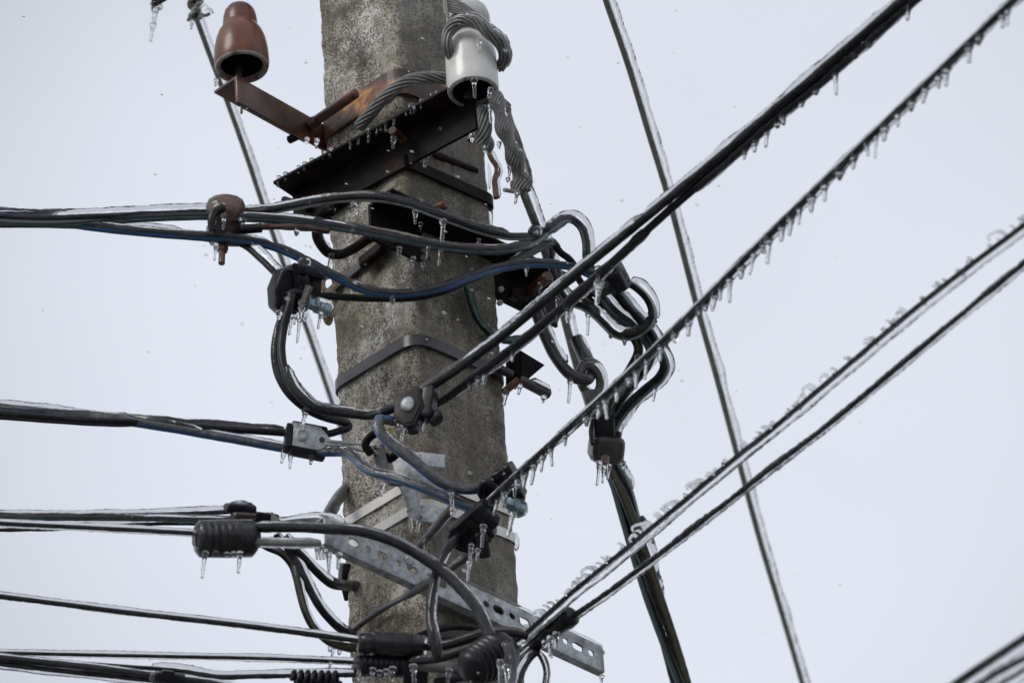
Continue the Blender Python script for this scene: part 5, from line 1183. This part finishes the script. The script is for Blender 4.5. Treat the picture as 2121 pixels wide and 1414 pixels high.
cable('Y1', 'insulated_cable', 'lone dark cable sloping gently down to the smooth black sleeve', 'cable', [(-70, 1226, YB), (0, 1234, YB), (135, 1251, YB), (270, 1268, YB), (500, 1294, YB - .01), (640, 1312, YB - .015), (770, 1330, YB - .02)], 5, None, [dict(r=9, off=(0, -2), wob=.08)], None, GB)
sv = thing('cable_sleeve', 'smooth black cylindrical cable sleeve across the foot of the pole', 'cable sleeve', at(820, 1335, YB - .02))
b = bmesh.new(); f = FR(822, 1336, YB - .02, -5, 12, 0) @ Matrix.Rotation(math.radians(90), 4, 'Y')
lathe(b, f, [(0, -72), (15, -72), (17, -69), (17, -52), (14, -49), (14, -47), (20, -45), (22, -41), (22.5, 20), (22, 46), (19, 49), (0, 49)], 36); link('sleeve', b, 'plastic', sv, sharp=40)
b = bmesh.new(); lathe(b, f, [(0, -76), (19, -76), (24, -44), (25.5, 10), (24, 54), (10, 58), (0, 58)], 32); link('ice_coating', b, 'ice', sv, sharp=0)
cable('Y2', 'insulated_cable', 'straight thin cable leading to the ribbed dead-end at the foot of the pole', 'cable', [(-70, 1349, YB), (0, 1351, YB), (280, 1357, YB), (560, 1363, YB), (750, 1371, YB)], 3.4, None, [dict(r=8.5, off=(0, -1), wob=.08)], [(684, 1374, 12, 3)], GB)
rc2, m2_ = ribbed('ribbed_dead_end', 'iced ribbed black dead-end at the foot of the pole, under the smooth sleeve', 792, 1378, YB - .005, -3, 112, 22, 8)
b = bmesh.new(); box(b, FR(860, 1386, YB, -3, 10, 0), (0, -4, 0), (50, 46, 32), 7, 3); link('end_block', b, 'plastic', rc2)
b = bmesh.new(); rod(b, at(850, 1378, YB - .01), at(972, 1386, YB + .0), 9); link('tail_rod', b, 'alu', rc2)
Pr = spline(px2w([(850, 1377, YB - .01), (910, 1380, YB - .01), (985, 1386, YB)]), 5 / S); ice_on(rc2, Pr, 13, (0, 0), wob=.3)
icicles(rc2, [(744, 1376, 36, 5), (772, 1388, 16, 4.5), (800, 1390, 14, 4), (813, 1386, 30, 5), (856, 1382, 34, 5.5), (786, 1392, 8, 4), (930, 1390, 24, 5)], Y=YB - .025)
GC = 'bundle crossing the bottom left corner'
cable('Y3a', 'insulated_cable', 'upper cable of the bundle in the bottom left corner', 'cable', [(-70, 1354, YB - .03), (0, 1362, YB - .03), (185, 1382, YB - .03), (320, 1399, YB - .03), (420, 1412, YB - .03), (500, 1428, YB - .03)], 7.5, None, [dict(r=8.5, off=(0, -3))], None, GC)
cable('Y3b', 'insulated_cable', 'lowest cable of the bundle in the bottom left corner', 'cable', [(-70, 1364, YB - .02), (0, 1373, YB - .02), (185, 1394, YB - .02), (317, 1408, YB - .02), (420, 1424, YB - .02)], 6.5, None, [dict(r=9, off=(0, 3), fine=.12)], None, GC)
cable('Y3c', 'insulated_cable', 'thin cable of the bottom bundle running on to the coiled spring', 'cable', [(-70, 1358, YB), (100, 1368, YB), (248, 1379, YB), (370, 1388, YB), (450, 1400, YB), (560, 1399, YB), (680, 1397, YB), (800, 1396, YB)], 5.5, None, [dict(r=10, off=(0, -4), s0=.45, s1=.95)], None, GC)
kb = thing('splice_clamp', 'small dark splice clamp on the bundle at the bottom edge, left of the spring', 'cable clamp', at(345, 1402, YB - .03))
b = bmesh.new(); f = FR(352, 1404, YB - .03, -8, 10, 0); box(b, f, (0, 0, 0), (58, 20, 24), 5, 3); box(b, f, (-6, 8, 2), (24, 14, 20), 4, 3); link('body', b, 'plastic', kb)
b = bmesh.new(); box(b, f, (-34, -2, 2), (10, 16, 18), 4, 3); link('end_ring', b, 'galv_dull', kb)
b = bmesh.new(); Pc = []
for i in range(170):
    a = i / 169 * 2 * math.pi * 7; q = FR(655, 1408, YB, -1, 0, 0)
    Pc.append(q @ Vector((-46 + 92 * i / 169, 15 * math.sin(a), 15 * math.cos(a))))
sweep(b, Pc, lambda i, s, a: 5.2 / S, 9, None, None, True, False, False)
link('coiled_spring', b, 'plastic', None, at(655, 1408, YB), 'dark coiled spring grip at the bottom edge, left of the pole', 'spring grip')

# bell shaped ribbed dead-end and the cables behind it
bl = thing('bell_dead_end', 'big black bell shaped dead-end with raised rings, at the bottom right of the pole', 'dead-end', at(1010, 1365, YB - .09), 'black ribbed dead-ends')
mx = FR(1008, 1366, YB - .09, 22, 42, 0) @ Matrix.Rotation(math.radians(90), 4, 'Y')
prof = [(0, -58), (22, -58), (28, -50), (33, -44)]
for k in range(5):
    h = -42 + k * 13; r = 35 + 1.8 * k; prof += [(r - 3, h), (r + 3, h + 3), (r + 3.5, h + 7), (r - 3, h + 11)]
prof += [(41, 24), (42, 40), (38, 52), (30, 57), (26, 50), (20, 46), (0, 46)]
b = bmesh.new(); lathe(b, mx, prof, 48); link('ringed_body', b, 'plastic', bl, sharp=0)
b = bmesh.new(); prism(b, FR(1056, 1382, YB - .11, 0, -30, 0), [(-8, 44), (4, 50), (12, 30), (12, -60), (-10, -60), (-12, 10)], -4, 4, 2); link('strap', b, 'grey_cable', bl)
Pb = spline(px2w([(1044, 1330, YB - .12), (1058, 1352, YB - .12), (1062, 1390, YB - .12), (1054, 1430, YB - .12)]), 5 / S); ice_on(bl, Pb, 11, (0, 0), wob=.2)
icicles(bl, [(1036, 1372, 50, 5), (1048, 1380, 40, 4)], Y=YB - .14)
GK = 'black cables behind the bell at the foot of the pole'
cable('K1', 'insulated_cable', 'thick iced cable from the smooth sleeve rising right behind the arching cable', 'cable', [(866, 1338, YB - .02), (905, 1340, YB - .02), (945, 1332, YB - .03), (1000, 1315, YB - .04), (1060, 1311, YB - .04), (1092, 1318, YB - .04)], 8.5, None, [dict(r=9.5, off=(0, -4), s0=.1)], None, GK)
cable('K2', 'insulated_cable', 'thin black cable arching low on the pole just under the strut', 'cable', [(850, 1324, -.13), (880, 1311, -.13), (920, 1300, -.12), (960, 1297, -.11), (1000, 1305, -.10), (1050, 1318, -.09)], 7, None, None, None, GK)
cable('K3', 'insulated_cable', 'black cable rising from the ribbed dead-end to the bell at the foot of the pole', 'cable', [(850, 1371, YB - .02), (900, 1366, YB - .03), (940, 1356, YB - .03), (980, 1343, YB - .04), (1030, 1327, YB - .05)], 8, None, [dict(r=9, off=(0, -4))], None, GK)
cable('K4', 'insulated_cable', 'short black cable under the bell, at the bottom edge of the pole', 'cable', [(900, 1412, YB), (940, 1406, YB), (980, 1394, YB - .02), (1010, 1382, YB - .03)], 8, None, None, None, GK)
cable('K5', 'insulated_cable', 'faint black cable on the pole between the thin arch and the iced cable', 'cable', [(868, 1345, -.13), (900, 1328, -.13), (925, 1323, -.13), (960, 1326, -.12), (985, 1340, -.12)], 6, None, None, None, GK)

# sleeve of the two thin right hand cables
rs = thing('cable_sleeve', 'ridged black sleeve gripping the two thin cables over the strut', 'cable sleeve', at(1145, 1302, -0.27))
q0, q1 = lvl([(1104, 1336), (1186, 1272)], z4)
b = bmesh.new(); mxs = FW(q0, Vector((0, 0, 1)), q1 - q0) @ Matrix.Scale(1 / S, 4); LL = (q1 - q0).length * S
lathe(b, mxs, [(0, -2), (12, 0), (16, 6), (17, LL * .2), (14.5, LL * .22), (17.5, LL * .26), (17.5, LL * .48), (15, LL * .5), (18.5, LL * .54), (19, LL * .8), (21, LL * .84), (20, LL * .96), (14, LL), (0, LL)], 32); link('sleeve', b, 'plastic', rs, sharp=40)
b = bmesh.new()
tube(b, [(1106, 1338, q0.y), (1090, 1352, q0.y + .01), (1075, 1366, q0.y + .02), (1062, 1380, q0.y + .03)], 4.5, 10, 4); tube(b, [(1098, 1330, q0.y), (1080, 1346, q0.y + .01), (1066, 1358, q0.y + .02), (1052, 1372, q0.y + .03)], 4.5, 10, 4); link('tail_wires', b, 'alu', rs)
Pr = spline(px2w([(1112, 1332, q0.y), (1085, 1354, q0.y + .012), (1062, 1378, q0.y + .03)]), 5 / S); ice_on(rs, Pr, 14, (0, 0), wob=.15)
icicles(rs, [(1139, 1322, 38, 4.6), (1152, 1314, 30, 4.6), (1128, 1330, 12, 4)], Y=(q0.y + q1.y) / 2 - .02)
GZ = 'cable loops under the ridged sleeve'
cable('Z1', 'insulated_cable', 'dark cable curving down from the ridged sleeve along the pole edge', 'cable', [(1116, 1348, q0.y), (1100, 1362, q0.y), (1086, 1384, q0.y), (1077, 1412, q0.y), (1073, 1450, q0.y)], 6.5, None, [dict(r=10, off=(-3, -3))], None, GZ)
cable('Z2', 'insulated_cable', 'thin loop hanging right of the pole under the ridged sleeve', 'cable', [(1112, 1350, q0.y), (1122, 1366, q0.y), (1129, 1388, q0.y), (1127, 1412, q0.y), (1120, 1450, q0.y)], 4.5, None, [dict(r=8, off=(4, -1))], None, GZ)

# ================================================================ sleet in the air
b = bmesh.new(); R = random.Random(11)
for k in range(150):
    px, py = R.uniform(-50, 2170), R.uniform(-50, 1460)
    if k < 95: px, py = R.gauss(820, 260), R.gauss(480, 330)
    p = at(px, py, R.uniform(-1.2, -0.22)); r = R.uniform(0.0005, 0.0015) if k < 95 else R.uniform(.0004, .0008)
    t = bmesh.new(); bmesh.ops.create_icosphere(t, subdivisions=1, radius=r)
    for v in t.verts: v.co *= 1 + .4 * noise.noise(v.co * 900 + Vector((k, 0, 0)))
    bmesh.ops.scale(t, vec=Vector((.8, .8, 2.6)), verts=t.verts)
    bmesh.ops.rotate(t, matrix=Matrix.Rotation(-1.0 + R.uniform(-.15, .15), 3, 'Y'), verts=t.verts)
    bmesh.ops.translate(t, vec=p, verts=t.verts); paste(b, t, Matrix.Identity(4))
link('falling_sleet', b, 'snow', None, (0, 0, 6.2), kind='stuff', sharp=0)
